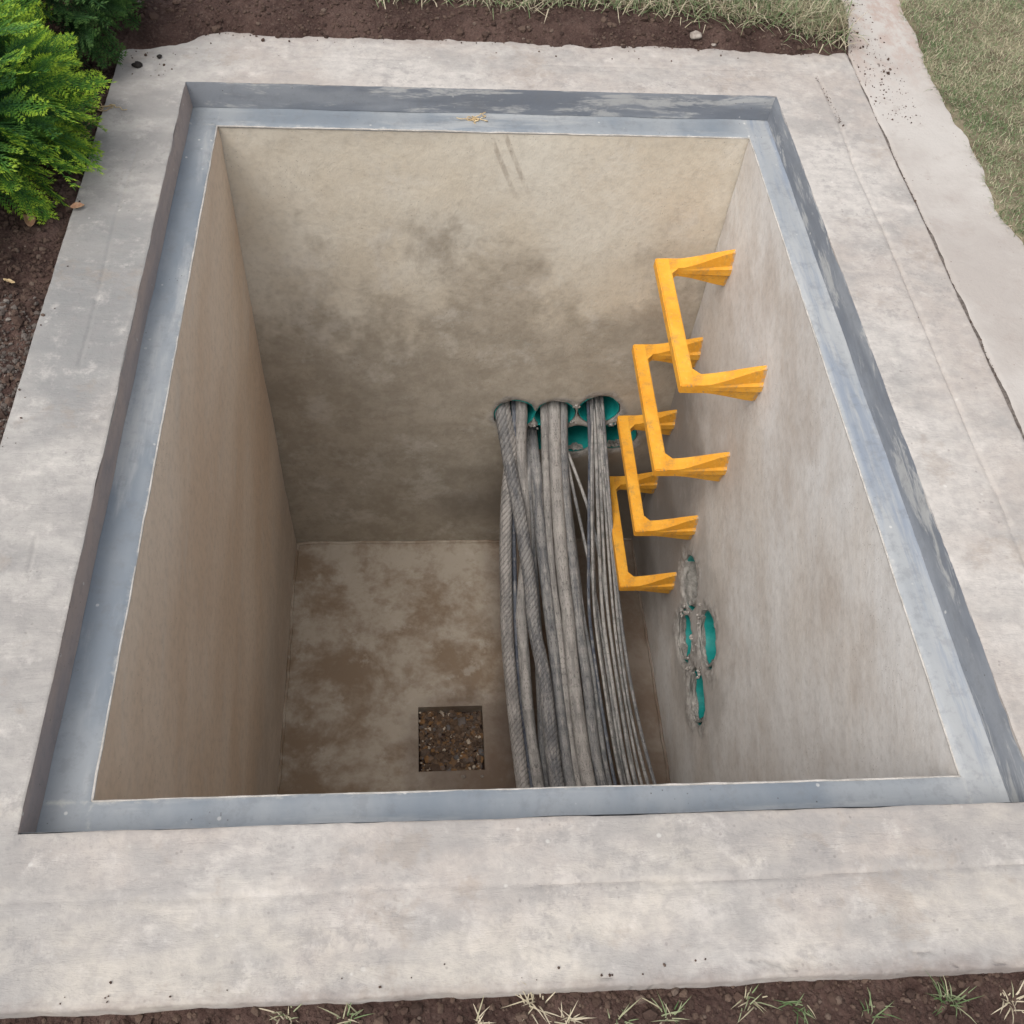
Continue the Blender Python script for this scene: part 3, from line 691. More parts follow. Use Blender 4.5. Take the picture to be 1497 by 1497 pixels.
# ------------------------------------------------------------------ cables
CAM = np.array([0.5102, -0.578, 1.4897])
def catmull(P, per=24):
    P = np.asarray(P, float); P = np.concatenate([[2 * P[0] - P[1]], P, [2 * P[-1] - P[-2]]]); out = []
    for i in range(1, len(P) - 2):
        t = np.linspace(0, 1, per, endpoint=False)[:, None]; a, b, c, d = P[i - 1:i + 3]
        out.append(.5 * (2 * b + (c - a) * t + (2 * a - 5 * b + 4 * c - d) * t ** 2 + (3 * b - a - 3 * c + d) * t ** 3))
    out.append(P[-2][None]); return np.concatenate(out)
def sagz(y): u = y / 1.7857; return -1.204 - 4 * .546 * u * (1 - u)
def cable(pts, r, label, group, mat, lift=0.0, start=None, twist=0):
    P = [np.array(p) for p in pts if p[1] < 1.765]
    for p in P:                                   # stack height of this cable over its neighbours
        p[2] += lift * min(1, max(0, (1.76 - p[1]) / .25)); 
    sx, sz = start
    pre = [np.array((sx, 2.15, sz + .004)), np.array((sx, 1.90, sz + .004)), np.array((sx, 1.795, sz - .002))]
    xe, xm = P[-1][0], P[-2][0]; post = [np.array((xe + .004, yy, sagz(yy) + lift)) for yy in (.42, .2, .03, -.10)]
    C = catmull(pre + P + post, 22)
    for _ in range(6): C[1:-1] = .25 * C[:-2] + .5 * C[1:-1] + .25 * C[2:]
    L = np.concatenate([[0], np.cumsum(np.linalg.norm(np.diff(C, axis=0), axis=1))]); step = .0030 if twist else .012
    s = np.arange(0, L[-1], step); C = np.stack([np.interp(s, L, C[:, k]) for k in range(3)], 1)
    amp = r * .05
    C[:, 0] += amp * fbm(s * 5, r * 999 + sx * 77, o=2, s=7); C[:, 2] += amp * fbm(s * 5, sx * 55, o=2, s=9)
    ns = 64 if twist else (16 if r > .01 else 8)
    rf = (lambda Ls, th: r * (1 + .11 * np.abs(np.sin(twist * .5 * (th - Ls * 40))) ** .7 - .06) * (1 + .02 * vnoise(Ls * 25, th * 2, s=5))) if twist else (lambda Ls, th: r * (1 + .03 * vnoise(Ls * 40, th * 1.5, s=3) + 0 * th))
    V, F, Ls, th = sweep(C, r, ns, rf)
    caps = np.array([list(range(ns))[::-1], [len(V) - ns + q for q in range(ns)]])
    me = mesh_np('power_cable', V, [F, caps], True, [mat])
    if twist:
        gv = np.clip(1 - np.abs(np.sin(twist * .5 * (th[None, :] - Ls[:, None] * 40))) / .55, 0, 1)
        gv = gv * (.55 + .6 * (fbm(Ls[:, None] * 9, th[None, :] * .8, o=2, s=61) > -.25)); attr(me, 'groove', gv.ravel())
    uv = me.uv_layers.new(name='uv'); vi = np.empty(len(me.loops), dtype=np.int32); me.loops.foreach_get('vertex_index', vi)
    ring = vi // ns; seg = vi % ns; off = sx * 13.7
    uvv = np.stack([Ls[np.minimum(ring, len(Ls) - 1)] + off, np.abs(seg / ns - .5) * 2 * r * 3.14], 1); uv.data.foreach_set('uv', uvv.astype(np.float32).ravel())
    return tag(link('power_cable', me), label, 'cable', group)
TG = 'thick grey power cables hanging through the pit'; NG = 'thin grey cables at the right of the bundle'
H1, H2, H3, H4, H5 = BH[0], BH[1], BH[2], BH[3], BH[4]
A = [(0.821, 1.708, -1.297), (0.839, 1.63, -1.38), (0.86, 1.552, -1.454), (0.879, 1.454, -1.535), (0.902, 1.317, -1.627), (0.911, 1.182, -1.694), (0.938, 0.996, -1.743), (0.943, 0.664, -1.715)]
B = [(0.836, 1.708, -1.296), (0.822, 1.576, -1.432), (0.817, 1.454, -1.534), (0.818, 1.297, -1.639), (0.816, 1.183, -1.693), (0.824, 0.999, -1.743), (0.836, 0.668, -1.716)]
Cc = [(0.871, 1.708, -1.297), (0.887, 1.598, -1.412), (0.895, 1.454, -1.536), (0.878, 1.297, -1.64), (0.873, 1.242, -1.668), (0.876, 1.122, -1.715), (0.881, 0.871, -1.75), (0.889, 0.666, -1.716)]
Dd = [(0.929, 1.643, -1.366), (0.937, 1.551, -1.454), (0.954, 1.403, -1.573), (0.967, 1.284, -1.646), (0.982, 1.12, -1.716), (0.989, 0.932, -1.749), (0.991, 0.662, -1.713)]
Ee = [(0.964, 1.643, -1.366), (0.975, 1.503, -1.495), (0.988, 1.349, -1.609), (1.002, 1.228, -1.674), (1.011, 1.058, -1.731), (1.015, 0.867, -1.75), (1.017, 0.661, -1.713)]
Ff = [(0.999, 1.643, -1.366), (1.013, 1.504, -1.496), (1.026, 1.348, -1.609), (1.038, 1.236, -1.67), (1.045, 1.058, -1.731), (1.051, 0.865, -1.75), (1.051, 0.66, -1.713)]
Gg = [(1.025, 1.685, -1.32), (1.040, 1.55, -1.455), (1.055, 1.452, -1.537), (1.073, 1.294, -1.641), (1.08, 1.179, -1.695), (1.095, 0.992, -1.744), (1.095, 0.795, -1.744), (1.095, 0.658, -1.713)]
Hh = [(1.041, 1.643, -1.366), (1.060, 1.518, -1.483), (1.080, 1.379, -1.589), (1.098, 1.226, -1.674), (1.117, 1.085, -1.725), (1.126, 0.91, -1.75), (1.125, 0.657, -1.712)]
cable(B, .0220, 'pale twisted thick cable at the far left of the bundle', TG, M_cabA, -.010, (.812, -1.20), 7)
cable(A, .0232, 'dark rope-like armoured cable crossing over its left neighbours', TG, M_cabB, .030, (.800, -1.195), 7)
cable(Cc, .0212, 'speckled pale cable passing under the rope-like armoured cable', TG, M_cabA, -.030, (.872, -1.195), 0)
cable([(0.848, 1.70, -1.30), (0.846, 1.60, -1.41), (0.850, 1.45, -1.55), (.852, 1.2, -1.70), (.855, .95, -1.76), (.862, .67, -1.72)], .009, 'slim dark cable wedged between the two leftmost pale cables', TG, M_cabD, -.02, (.846, -1.20))
cable(Dd, .0205, 'thick cable from the lower left duct, alone in its mouth', TG, M_cabB, 0, (.922, -1.335))
cable(Ee, .0150, 'narrow grey cable along the left side of the smooth widest cable', TG, M_cabA, -.004, (.955, -1.205))
cable(Ff, .0240, 'widest smooth grey cable in the middle of the upper centre duct', TG, M_cabA, .010, (.990, -1.20))
cable(Gg, .0195, 'thick dusty cable just right of the widest smooth cable', TG, M_cabB, -.004, (1.022, -1.212))
cable(Hh, .0100, 'slim cable along the right edge of the thick group', TG, M_cabB, -.018, (1.040, -1.345))
cable([(0.900, 1.66, -1.36), (0.915, 1.50, -1.51), (.930, 1.25, -1.68), (.935, .95, -1.77), (.918, .67, -1.74)], .018, 'shadowed cable low down between the rope-like one and its right neighbour', TG, M_cabB, -.035, (.905, -1.345))
cable([(1.010, 1.66, -1.36), (1.020, 1.50, -1.51), (1.028, 1.25, -1.68), (1.033, .95, -1.77), (1.034, .67, -1.74)], .016, 'shadowed cable low down under the widest smooth one', TG, M_cabB, -.035, (1.005, -1.23))
cable([(1.039, 1.714, -1.31), (1.115, 1.568, -1.438), (1.159, 1.439, -1.547), (1.191, 1.225, -1.676), (1.21, 0.984, -1.745), (1.215, 0.654, -1.712)], .0058, 'thin pale cable slanting right from the lower centre duct, upper of the two', NG, M_cabC, -.012, (1.030, -1.335))
cable([(1.039, 1.706, -1.325), (1.064, 1.619, -1.399), (1.108, 1.471, -1.521), (1.14, 1.336, -1.617), (1.171, 1.108, -1.719), (1.18, 0.655, -1.712)], .0058, 'thin darker cable slanting right from the lower centre duct, lower of the two', NG, M_cabC, -.02, (1.036, -1.345))
TH = [([(1.122, 1.707, -1.297), (1.124, 1.451, -1.537), (1.121, 1.235, -1.67), (1.137, 0.991, -1.744), (1.143, 0.656, -1.712)], .0062, M_cabD, 'leftmost thin cable from the upper right duct, bluish black'),
      ([(1.132, 1.707, -1.297), (1.138, 1.451, -1.537), (1.143, 1.234, -1.671), (1.160, 0.991, -1.745), (1.166, 0.655, -1.712)], .0062, M_cabB, 'dark thin cable right beside the bluish black one'),
      ([(1.144, 1.707, -1.297), (1.160, 1.451, -1.538), (1.167, 1.234, -1.671), (1.184, 0.99, -1.744), (1.187, 0.654, -1.711)], .0068, M_cabC, 'pale thin cable left of the middle of the thin bundle'),
      ([(1.157, 1.707, -1.297), (1.177, 1.451, -1.537), (1.189, 1.234, -1.671), (1.206, 0.99, -1.745), (1.208, 0.653, -1.711)], .0062, M_cabC, 'pale thin cable in the middle of the thin bundle'),
      ([(1.169, 1.663, -1.345), (1.192, 1.451, -1.537), (1.206, 1.233, -1.671), (1.22, 0.989, -1.744), (1.226, 0.653, -1.711)], .0050, M_cabC, 'thinnest pale cable left of the two rightmost cables'),
      ([(1.185, 1.61, -1.399), (1.214, 1.377, -1.59), (1.227, 1.154, -1.703), (1.238, 0.906, -1.75), (1.249, 0.652, -1.71)], .0058, M_cabC, 'second cable from the right edge of the bundle'),
      ([(1.196, 1.592, -1.416), (1.219, 1.377, -1.59), (1.24, 1.13, -1.711), (1.257, 0.906, -1.751), (1.27, 0.651, -1.711)], .0062, M_cabB, 'rightmost cable of all, in front of the lowest step iron'),
      ([(1.129, 1.628, -1.381), (1.133, 1.398, -1.575), (1.135, 1.225, -1.675), (1.151, 0.991, -1.744), (1.157, 0.656, -1.713)], .0052, M_cabC, 'pale wire lying on top of the dark left thin cables')]
xs_ = [1.112, 1.122, 1.132, 1.143, 1.150, 1.156, 1.164, 1.128]
lf_ = [-.01, .002, .008, -.004, .008, -.004, .004, .022]
for k, (p, r, m, lab) in enumerate(TH): cable(p, r, lab, NG, m, lf_[k], (xs_[k], -1.185 - (k % 3) * .006))

# ------------------------------------------------------------------ ground: beds, turf, horizon sheet
def sst(a, b, v): u = np.clip((v - a) / (b - a), 0, 1); return u * u * (3 - 2 * u)
def lawn_edge(x):     # y where the back lawn starts
    return np.interp(x, [.38, .69, 1.08, 1.48, 1.68, 1.76], [2.225, 2.235, 2.225, 2.195, 2.13, 2.12]) + .012 * fbm(x * 9, 0, o=3, s=13)
def path_edge(y): return 1.935 + .018 * fbm(y * 5, 3, o=4, s=15) + .02 * sst(1.6, 2.3, y)
def back_lawn(x, y): return (y > lawn_edge(x)) & (x > .40 + .03 * fbm(y * 9, 5, o=2)) & (x < 1.765 + .012 * fbm(y * 14, 1, o=3, s=4))
def right_lawn(x, y): return x > path_edge(y)
def gh(x, y):
    z = -.035 + .006 * fbm(x * 9, y * 9, o=3, s=17) + .003 * fbm(x * 45, y * 45, o=3, s=19)
    # left bed: rough clods
    lb = sst(-.24, -.30, x); z = z + lb * (.012 + .010 * fbm(x * 16, y * 16, o=4, s=23, g=.6))
    z = z + .05 * np.exp(-(((x + .5) / .3) ** 2 + ((y - 1.6) / .35) ** 2))
    # back bed: soil heaped against and over the apron edge
    bd = y - (2.082 + .010 * fbm(x * 8, 2, o=4, s=27, g=.6) - .34 * np.clip(.02 - x, 0, .3))
    inb = sst(-.06, .0, bd) * (x < 1.74)
    hb = .0 + np.clip(bd, -.06, .05) * .55 + .020 * sst(.03, .13, bd) + .004 * fbm(x * 30, y * 30, o=3, s=29)
    z = np.where(inb > 0, z * (1 - inb) + hb * inb, z)
    # turf plateaus
    bl = sst(-.01, .03, y - lawn_edge(x)) * sst(.36, .44, x) * (x < 1.765); z = z + bl * (.030 - .2 * np.clip(z, -.1, .1))
    rl = sst(-.02, .02, x - path_edge(y)); z = z * (1 - rl) + rl * (.006 + .006 * fbm(x * 6, y * 6, o=3, s=33))
    # strip below the path slab
    under = (x > 1.735) & (rl < .02); z = np.where(under, -.03, z)
    return z
gx = np.concatenate([np.linspace(-1.6, -.8, 20, endpoint=False), np.arange(-.8, 2.8, .0088), np.linspace(2.8, 4.2, 40)])
gy = np.concatenate([np.linspace(-1.6, -.65, 24, endpoint=False), np.arange(-.65, 3.0, .0088), np.linspace(3.0, 4.6, 40)])
X, Y = np.meshgrid(gx, gy, indexing='ij'); Zg = gh(X, Y)
V = np.stack([X, Y, Zg], -1).reshape(-1, 3); F = grid_faces(len(gx), len(gy))
cxy = V[F].mean(1); keep = ~((cxy[:, 0] > -.12) & (cxy[:, 0] < 1.58) & (cxy[:, 1] > -.13) & (cxy[:, 1] < 1.93)); F = F[keep]; cxy = cxy[keep]
fm = (back_lawn(cxy[:, 0], cxy[:, 1]) | right_lawn(cxy[:, 0], cxy[:, 1])).astype(int)
# outer ring out to the horizon
x0, x1, y0, y1 = gx[0], gx[-1], gy[0], gy[-1]; R_ = 200; nv0 = len(V)
OV = [(x0, y0), (x1, y0), (x1, y1), (x0, y1)]
zr = 0.0
Vo = np.array([(a, b, -.03 if i < 4 else -.03) for i, (a, b) in enumerate(OV + [(-R_, -R_), (R_, -R_), (R_, R_), (-R_, R_)])])
Fo = np.array([[k, (k + 1) % 4, 4 + (k + 1) % 4, 4 + k] for k in range(4)]) + nv0
Fo = Fo[:, ::-1]
me = mesh_np('ground', np.concatenate([V, Vo]), [F, Fo], True, [M_soil, M_turf], np.concatenate([fm, np.ones(4, int)]))
tag(link('ground', me), kind='structure', label='brown soil beds and turf round the pit')

# path slab to the right
py = np.arange(-3.0, 5.0, .012); nx = 34; u = np.linspace(0, 1, nx)
xl = 1.7318 + .0014 * fbm(py * 9, 4, o=4, s=35, g=.65); xr = path_edge(py) + .012
Xp = xl[:, None] * (1 - u) + xr[:, None] * u; Yp = np.repeat(py[:, None], nx, 1)
Zp = .0008 + .0016 * fbm(Xp * 6, Yp * 6, o=4, s=37) - .006 * (u < .001)[None, :]
V = np.stack([Xp, Yp, Zp], -1).reshape(-1, 3); F = grid_faces(len(py), nx)[:, ::-1]
sk = np.stack([Xp[:, 0], Yp[:, 0], np.full(len(py), -.08)], 1); i = np.arange(len(py) - 1)
F2 = np.stack([i * nx, (i + 1) * nx, len(V) + i + 1, len(V) + i], 1)
me = mesh_np('path', np.concatenate([V, sk]), np.concatenate([F, F2]), True, [M_path]); me.set_sharp_from_angle(angle=math.radians(50))
tag(link('path', me), kind='structure', label='pale concrete footpath beyond the dark joint')

# packed dirt at the bottom of the joint
jy = np.arange(-.4, 2.2, .01); jx = np.array([1.722, 1.73, 1.738, 1.746]); JX, JY = np.meshgrid(jx, jy, indexing='ij')
JZ = -.0022 + .0022 * fbm(JX * 60, JY * 18, o=4, s=46); me = mesh_np('joint_dirt', np.stack([JX, JY, JZ], -1).reshape(-1, 3), grid_faces(4, len(jy)), True, [M_soil])
me.materials.clear(); me.materials.append(mat_simple('joint_grit', (0.075, 0.062, 0.054), (0.17, 0.148, 0.132), 60, .95, .2, .003, 120))
tag(link('joint_dirt', me), 'dark dirt packed in the joint between apron and footpath', 'dirt', kind='stuff')

# soil clods and crumbs
def clods(name, n, bx, med, sub, seed, label, f=None, emb=.2, sg=.45, zf=None, mat=None):
    R = np.random.default_rng(seed); x = R.uniform(bx[0], bx[1], n); y = R.uniform(bx[2], bx[3], n)
    if f is not None: m = f(x, y); x, y = x[m], y[m]
    s = np.clip(R.lognormal(math.log(med), sg, len(x)), .001, .012); z = (gh(x, y) if zf is None else zf(x, y)) + s * (emb)
    me = blobs(name, np.stack([x, y, z], 1), s, sub, mat or M_clod, .8, .45, np.clip(R.beta(2, 3, len(x)) + .25 * (R.random(len(x)) < .04), 0, 1), seed)
    return tag(link(name, me), label, 'soil', kind='stuff')
clods('soil_clods', 9500, (-.75, -.262, .35, 2.6), .0038, 1, 11, 'loose brown clods covering the bed under the conifer')
clods('soil_clods', 5200, (-.30, 1.76, 2.07, 2.6), .0034, 1, 12, 'fine dark soil crumbs in the strip behind the apron', lambda x, y: (~back_lawn(x, y - .02)) & (gh(x, y) > -.003))
clods('soil_clods', 4200, (-.30, 1.72, -.55, -.312), .0032, 1, 13, 'fine purple brown soil crumbs in front of the apron')
M_grit = mat_attr('grit', [(0.05, 0.038, 0.033), (0.085, 0.07, 0.061), (0.125, 0.107, 0.095), (0.19, 0.168, 0.15)], .95, nb=(120, .002))
clods('grit', 5200, (-.55, -.262, .45, 1.15), .0030, 1, 19, 'grey gravelly grit at the near end of the left bed', lambda x, y: np.random.default_rng(2).random(len(x)) < sst(1.15, .75, y), .3, .45, None, M_grit)
# crumbs strewn on the concrete near the beds
def near(x, y): 
    d = np.minimum(np.abs(2.09 - y), 9); k = np.random.default_rng(4).random(len(x))
    e = np.exp(-np.abs(2.085 - y) / .018) + .9 * np.exp(-np.abs(y + .298) / .008) * (fbm(x * 6, 1, s=3) > 0) + .5 * np.exp(-np.abs(x + .252) / .008) + .9 * np.exp(-((x + .17) ** 2 + (y - 1.95) ** 2) / .006) + .0012
    return (k < e) & ((x < OUTR[0][0] - .006) | (x > OUTR[1][0] + .006) | (y > OUTR[2][1] + .006) | (y < OUTR[0][1] - .006))
clods('soil_crumbs', 9000, (-.255, 1.72, -.30, 2.10), .0014, 1, 14, 'tiny dark crumbs strewn on the concrete near the beds', near, .3, .45, lambda x, y: 0 * x + .0005)
clods('soil_crumbs', 900, (1.726, 1.742, .3, 2.25), .0009, 1, 16, 'dark dirt lying in the joint beside the footpath', lambda x, y: (fbm(y * 3, 1, s=44) > -.25), 0, .4, lambda x, y: 0 * x - .003)
clods('soil_crumbs', 300, (1.74, 1.86, 1.75, 2.4), .0012, 1, 17, 'reddish dirt specks on the far end of the footpath', None, .2, .5, lambda x, y: 0 * x + .002)
clods('soil_crumbs', 260, (1.60, 1.64, 1.72, 1.97), .0010, 1, 18, 'short smear of dark dirt on the apron by the far right corner', lambda x, y: np.abs(x - 1.612 - (1.95 - y) * .06) < .008 * np.random.default_rng(9).random(len(x)), .1, .4, lambda x, y: 0 * x + .001)

# ------------------------------------------------------------------ grass
def blades(name, x, y, z, L, W, lean, rv, seed, mat):
    R = np.random.default_rng(seed); n = len(x); az = R.uniform(0, 6.283, n); ca, sa = np.cos(az), np.sin(az)
    L = L * R.lognormal(0, .3, n); nseg = 3; pa = R.uniform(0, 6.283, n); V = np.empty((n, nseg * 2 + 1, 3))
    ln = lean * R.uniform(.3, 1.5, n)
    for i in range(nseg + 1):
        t = i / nseg; out = L * t * np.sin(ln * (.35 + .65 * t)); up = L * t * np.cos(np.minimum(ln * (.35 + .65 * t), 1.45))
        bx, by, bz = x + out * ca, y + out * sa, z + up - .004
        if i < nseg:
            w = W * (1 - .7 * t * t) * .5
            V[:, 2 * i] = np.stack([bx - sa * w, by + ca * w, bz], 1); V[:, 2 * i + 1] = np.stack([bx + sa * w, by - ca * w, bz], 1)
        else: V[:, 2 * nseg] = np.stack([bx, by, bz], 1)
    b = np.arange(n)[:, None] * 7
    Q = np.concatenate([b + np.array([[0, 1, 3, 2]]), b + np.array([[2, 3, 5, 4]])]); T = b + np.array([[4, 5, 6]])
    me = mesh_np(name, V.reshape(-1, 3), [Q, T], True, [mat]); attr(me, 'rnd', np.repeat(np.clip(rv, 0, 1), 7)); return me
def lawn(name, n, bx, f, label, seed, L=.036, wide=1):
    R = np.random.default_rng(seed); x = R.uniform(bx[0], bx[1], n); y = R.uniform(bx[2], bx[3], n)
    m = f(x, y) & (R.random(n) < .86 + .35 * fbm(x * 5, y * 5, o=3, s=53)); x, y = x[m], y[m]
    rv = .38 + .30 * fbm(x * 4, y * 4, o=3, s=57) + R.normal(0, .17, len(x)); rv = np.where(R.random(len(x)) < .22, R.uniform(.7, 1, len(x)), rv)
    me = blades(name, x, y, gh(x, y), L, R.uniform(.0011, .0024, len(x)) * wide, 1.15, rv, seed, M_grass)
    return tag(link(name, me), label, 'grass', kind='stuff')
lawn('grass', 42000, (.36, 1.78, 2.10, 3.1), lambda x, y: back_lawn(x, y + .004 + .03 * np.clip(fbm(x * 16, 1, o=2, s=88), -.3, 1)), 'tufted green and straw lawn along the back soil strip', 21, .045)
lawn('grass', 115000, (1.86, 2.75, .8, 2.9), lambda x, y: np.random.default_rng(31).random(len(x)) < sst(-.035, .02, x - path_edge(y) + .035 * fbm(x * 22, y * 22, o=3, s=89)), 'short sunburnt lawn beyond the footpath', 22, .017)
lawn('grass', 60000, (1.90, 3.9, -1.0, 4.2), lambda x, y: right_lawn(x, y) & ((x > 2.75) | (y < .8) | (y > 2.9)), 'outlying lawn beyond the footpath', 23, .028, 2.4)
# dry runners trailing over the soil along the lawn edge
n = 1500; R2 = np.random.default_rng(77); x = R2.uniform(.4, 1.74, n); y = lawn_edge(x) + R2.normal(0.0, .022, n)
me = blades('grass', x, y, gh(x, y) + .003, .06, R2.uniform(.002, .0035, n), 1.35, R2.choice([.2, .35, .8, .95], n), 78, M_grass)
tag(link('grass', me), 'straw and green runners trailing over the edge of the back soil strip', 'grass', kind='stuff')

# ------------------------------------------------------------------ grass tufts in the front bed
TF = [(.324, -.322, .045, .5, 16, 'short straw tuft in the front soil, leftmost in view'),
      (.408, -.330, .060, .25, 16, 'green and straw tuft with one tall upright blade'),
      (.586, -.345, .055, .95, 12, 'flat dry straw runner arching over the front soil'),
      (.660, -.325, .075, .80, 18, 'tall pale straw tuft near the middle of the front soil'),
      (.705, -.350, .060, .90, 12, 'crooked dry straw sprig beside the tall pale tuft'),
      (.775, -.352, .050, .35, 12, 'sparse greenish sprig right of the crooked straw'),
      (.845, -.350, .055, .35, 14, 'small tuft mixing green and straw right of centre'),
      (.965, -.335, .050, .45, 16, 'yellow green tuft with short spiky blades'),
      (1.035, -.345, .060, .10, 16, 'bright green grass seedling tuft below the slab'),
      (1.140, -.355, .045, .15, 12, 'low dull green weed between two larger tufts'),
      (1.255, -.350, .070, .15, 26, 'largest green grass tuft, sprawling at the front right'),
      (1.345, -.352, .060, .85, 18, 'dry straw tuft at the far right of the front soil')]
for k, (tx, ty, L, rvm, nb_, lab) in enumerate(TF):
    nb_ = int(nb_ * 1.3); R = np.random.default_rng(200 + k); x = tx + R.normal(0, .006, nb_); y = ty + R.normal(0, .0045, nb_)
    rv = np.clip(rvm + .18 + R.normal(0, .2, nb_), 0, 1)
    me = blades('grass_tuft', x, y, gh(x, y), L * .50, np.full(nb_, .0020), 1.25 if rvm < .7 else 1.45, rv, 300 + k, M_grass)
    tag(link('grass_tuft', me), lab, 'grass tuft', 'grass tufts in the front bed')

# ------------------------------------------------------------------ conifer shrubs
def spray_mesh(seed, L=.12):
    R = np.random.default_rng(seed); V = []; F = []; tip = []
    def twig(p, d, l, w, t0, t1, up):
        d = d / np.linalg.norm(d); s = np.cross(d, up); s /= np.linalg.norm(s) + 1e-9; b = len(V)
        q = [p, p + d * l * .4 + s * w * .5, p + d * l * .4 - s * w * .5, p + d * l * .4 + up * w * .45, p + d * l]
        for i, v in enumerate(q): V.append(v); tip.append(t0 if i == 0 else (t1 if i == 4 else .5 * (t0 + t1)))
        F.extend([(b, b + 1, b + 3), (b, b + 3, b + 2), (b + 1, b + 4, b + 3), (b + 2, b + 3, b + 4)])
    up = np.array([0, 0, 1.0]); n = 11; bend = R.uniform(-.5, .1)
    for i in range(n + 1):
        t = i / n; p = np.array([L * t, .006 * math.sin(t * 5 + seed), bend * L * t * t])
        twig(p, np.array([1, 0, bend * 2 * t]), L / n * 1.6, .0035, t * .55, t * .6, up)
        if i == 0: continue
        for sd2 in (-1, 1):
            bl = L * .46 * (1 - .72 * t ** 1.6) * R.uniform(.75, 1.15) * min(1, .35 + t * 2); a = math.radians(R.uniform(34, 48)) * sd2
            d = np.array([math.cos(a), math.sin(a), R.uniform(-.25, .15)]); m = max(2, int(bl / .0065))
            for j in range(m):
                u = (j + .5) / m; q = p + d * bl * u + np.array([0, 0, -.15 * bl * u * u]); tt = np.clip(.15 + .35 * t + .55 * u, 0, 1)
                twig(q - d * .003, d, bl / m * 1.7, .0026, tt - .1, tt, up)
                for s3 in (-1, 1):
                    a2 = a + s3 * math.radians(36); l2 = .0135 * (1 - .5 * u) * R.uniform(.7, 1.2)
                    d2 = np.array([math.cos(a2), math.sin(a2), d[2] + R.uniform(-.2, .2)]); twig(q, d2, l2, .0024, tt - .05, min(1, tt + .25), up)
    return np.array(V), np.array(F), np.array(tip)
SPR = [spray_mesh(s) for s in range(6)]
def rotm(d, roll, up0=Vector((0, 0, 1))):
    q = Vector(d).normalized().to_track_quat('X', 'Z'); return (q @ Quaternion((1, 0, 0), roll)).to_matrix()
def shrub(c, R3, nsep, njoin, mat, label, seed, dark):
    root = empty('conifer_shrub', (c[0], c[1], 0), label, 'shrub', 'conifers in the left bed')
    R = np.random.default_rng(seed)
    ms = []
    for i, (V, F, tp) in enumerate(SPR):
        me = mesh_np('spray', V, F, False, [mat]); attr(me, 'tip', np.clip(tp, 0, 1)); ms.append(me)
    JV, JF, JT = [], [], []; off = 0
    tot = nsep + njoin
    for k in range(tot):
        sep = k < nsep
        az = R.uniform(0, 2 * math.pi); el = math.asin(R.uniform(-.25, .98)); rr = R.uniform(.72, .92) if sep else R.uniform(.35, .8)
        lump = 1 + .16 * float(fbm(az * 1.6, el * 2.2, seed, o=2, s=seed))
        d = np.array([math.cos(el) * math.cos(az), math.cos(el) * math.sin(az), math.sin(el)])
        p = np.array([0, 0, c[2]]) + d * np.array(R3) * rr * lump
        if p[2] < .03: p[2] = .03 + R.uniform(0, .03)
        dr = Vector(d) + Vector((R.normal(0, .28), R.normal(0, .28), R.normal(0, .22) - .18)); sc = R.uniform(.75, 1.25) * (1 if sep else .9)
        mt = rotm(dr, R.normal(0, .9))
        if sep:
            o = bpy.data.objects.new('spray', ms[int(R.integers(6))]); COL.objects.link(o); o.parent = root; o.location = p
            o.rotation_mode = 'QUATERNION'; o.rotation_quaternion = mt.to_quaternion(); o.scale = (sc,) * 3
        else:
            V, F, tp = SPR[int(R.integers(6))]; JV.append((V * sc) @ np.array(mt).T + p); JF.append(F + off); JT.append(tp * .62); off += len(V)
    me = mesh_np('foliage', np.concatenate(JV), np.concatenate(JF), False, [mat]); attr(me, 'tip', np.clip(np.concatenate(JT), 0, 1))
    o = link('foliage', me, parent=root, local=True); o['kind'] = 'stuff'
    V, F, _, _ = sweep([(0, 0, -.06), (.004, 0, .1), (0, .005, .25), (.0, .0, c[2] + R3[2] * .6)], .016, 8, lambda l, th: .018 * (1 - l * 1.2) + 0 * th)
    link('trunk', mesh_np('trunk', V, F, True, [M_bark]), parent=root, local=True)
    for k in range(9):
        a = k * 2.4; e = R.uniform(.25, .9); st = np.array([0, 0, .05 + .025 * k]); en = st + np.array([math.cos(a) * R3[0] * .75, math.sin(a) * R3[1] * .75, R3[2] * .6 * e])
        V, F, _, _ = sweep([st, st * .5 + en * .5 + np.array([0, 0, -.01]), en], .006, 6); link('branch', mesh_np('branch', V, F, True, [M_bark]), parent=root, local=True)
    return root
shrub((-.585, 1.47, .12), (.29, .35, .24), 300, 330, M_fol, 'bright lime tipped conifer shrub overhanging the left apron edge', 5, False)
shrub((-.50, 2.05, .12), (.24, .22, .18), 240, 160, M_fold, 'darker conifer shrub behind the bright one, at the far left corner', 6, True)

# ------------------------------------------------------------------ small loose things
def stone(name, loc, r, mat, label, cat, seed, group=None, squash=.7):
    B, Fc = ico(3); V = B * (1 + .28 * fbm(B[:, 0] * 1.5 + seed, B[:, 1] * 1.5, B[:, 2] * 1.5, o=3, s=seed))[:, None] * r * np.array([1.15, .9, squash])
    o = link(name, mesh_np(name, V, Fc, True, [mat])); o.location = (loc[0], loc[1], loc[2] + r * squash * .55); return tag(o, label, cat, group)
def gz_(x, y): return float(gh(np.array([x]), np.array([y]))[0])
stone('stone', (1.292, 2.115, gz_(1.292, 2.115)), .014, M_stone, 'rounded pale stone in the back soil strip near the lawn corner', 'stone', 3)
stone('stone', (-.222, 2.135, gz_(-.222, 2.135)), .0055, M_stone, 'tiny whitish pebble on dark soil behind the apron corner', 'stone', 4)
stone('stone', (1.345, 2.10, gz_(1.345, 2.10)), .006, M_stone, 'small pale pebble just right of the rounded stone', 'stone', 6)
stone('soil_lump', (-.203, 1.912, .001), .011, M_black, 'black soil lump on the far left corner of the apron', 'soil lump', 9)
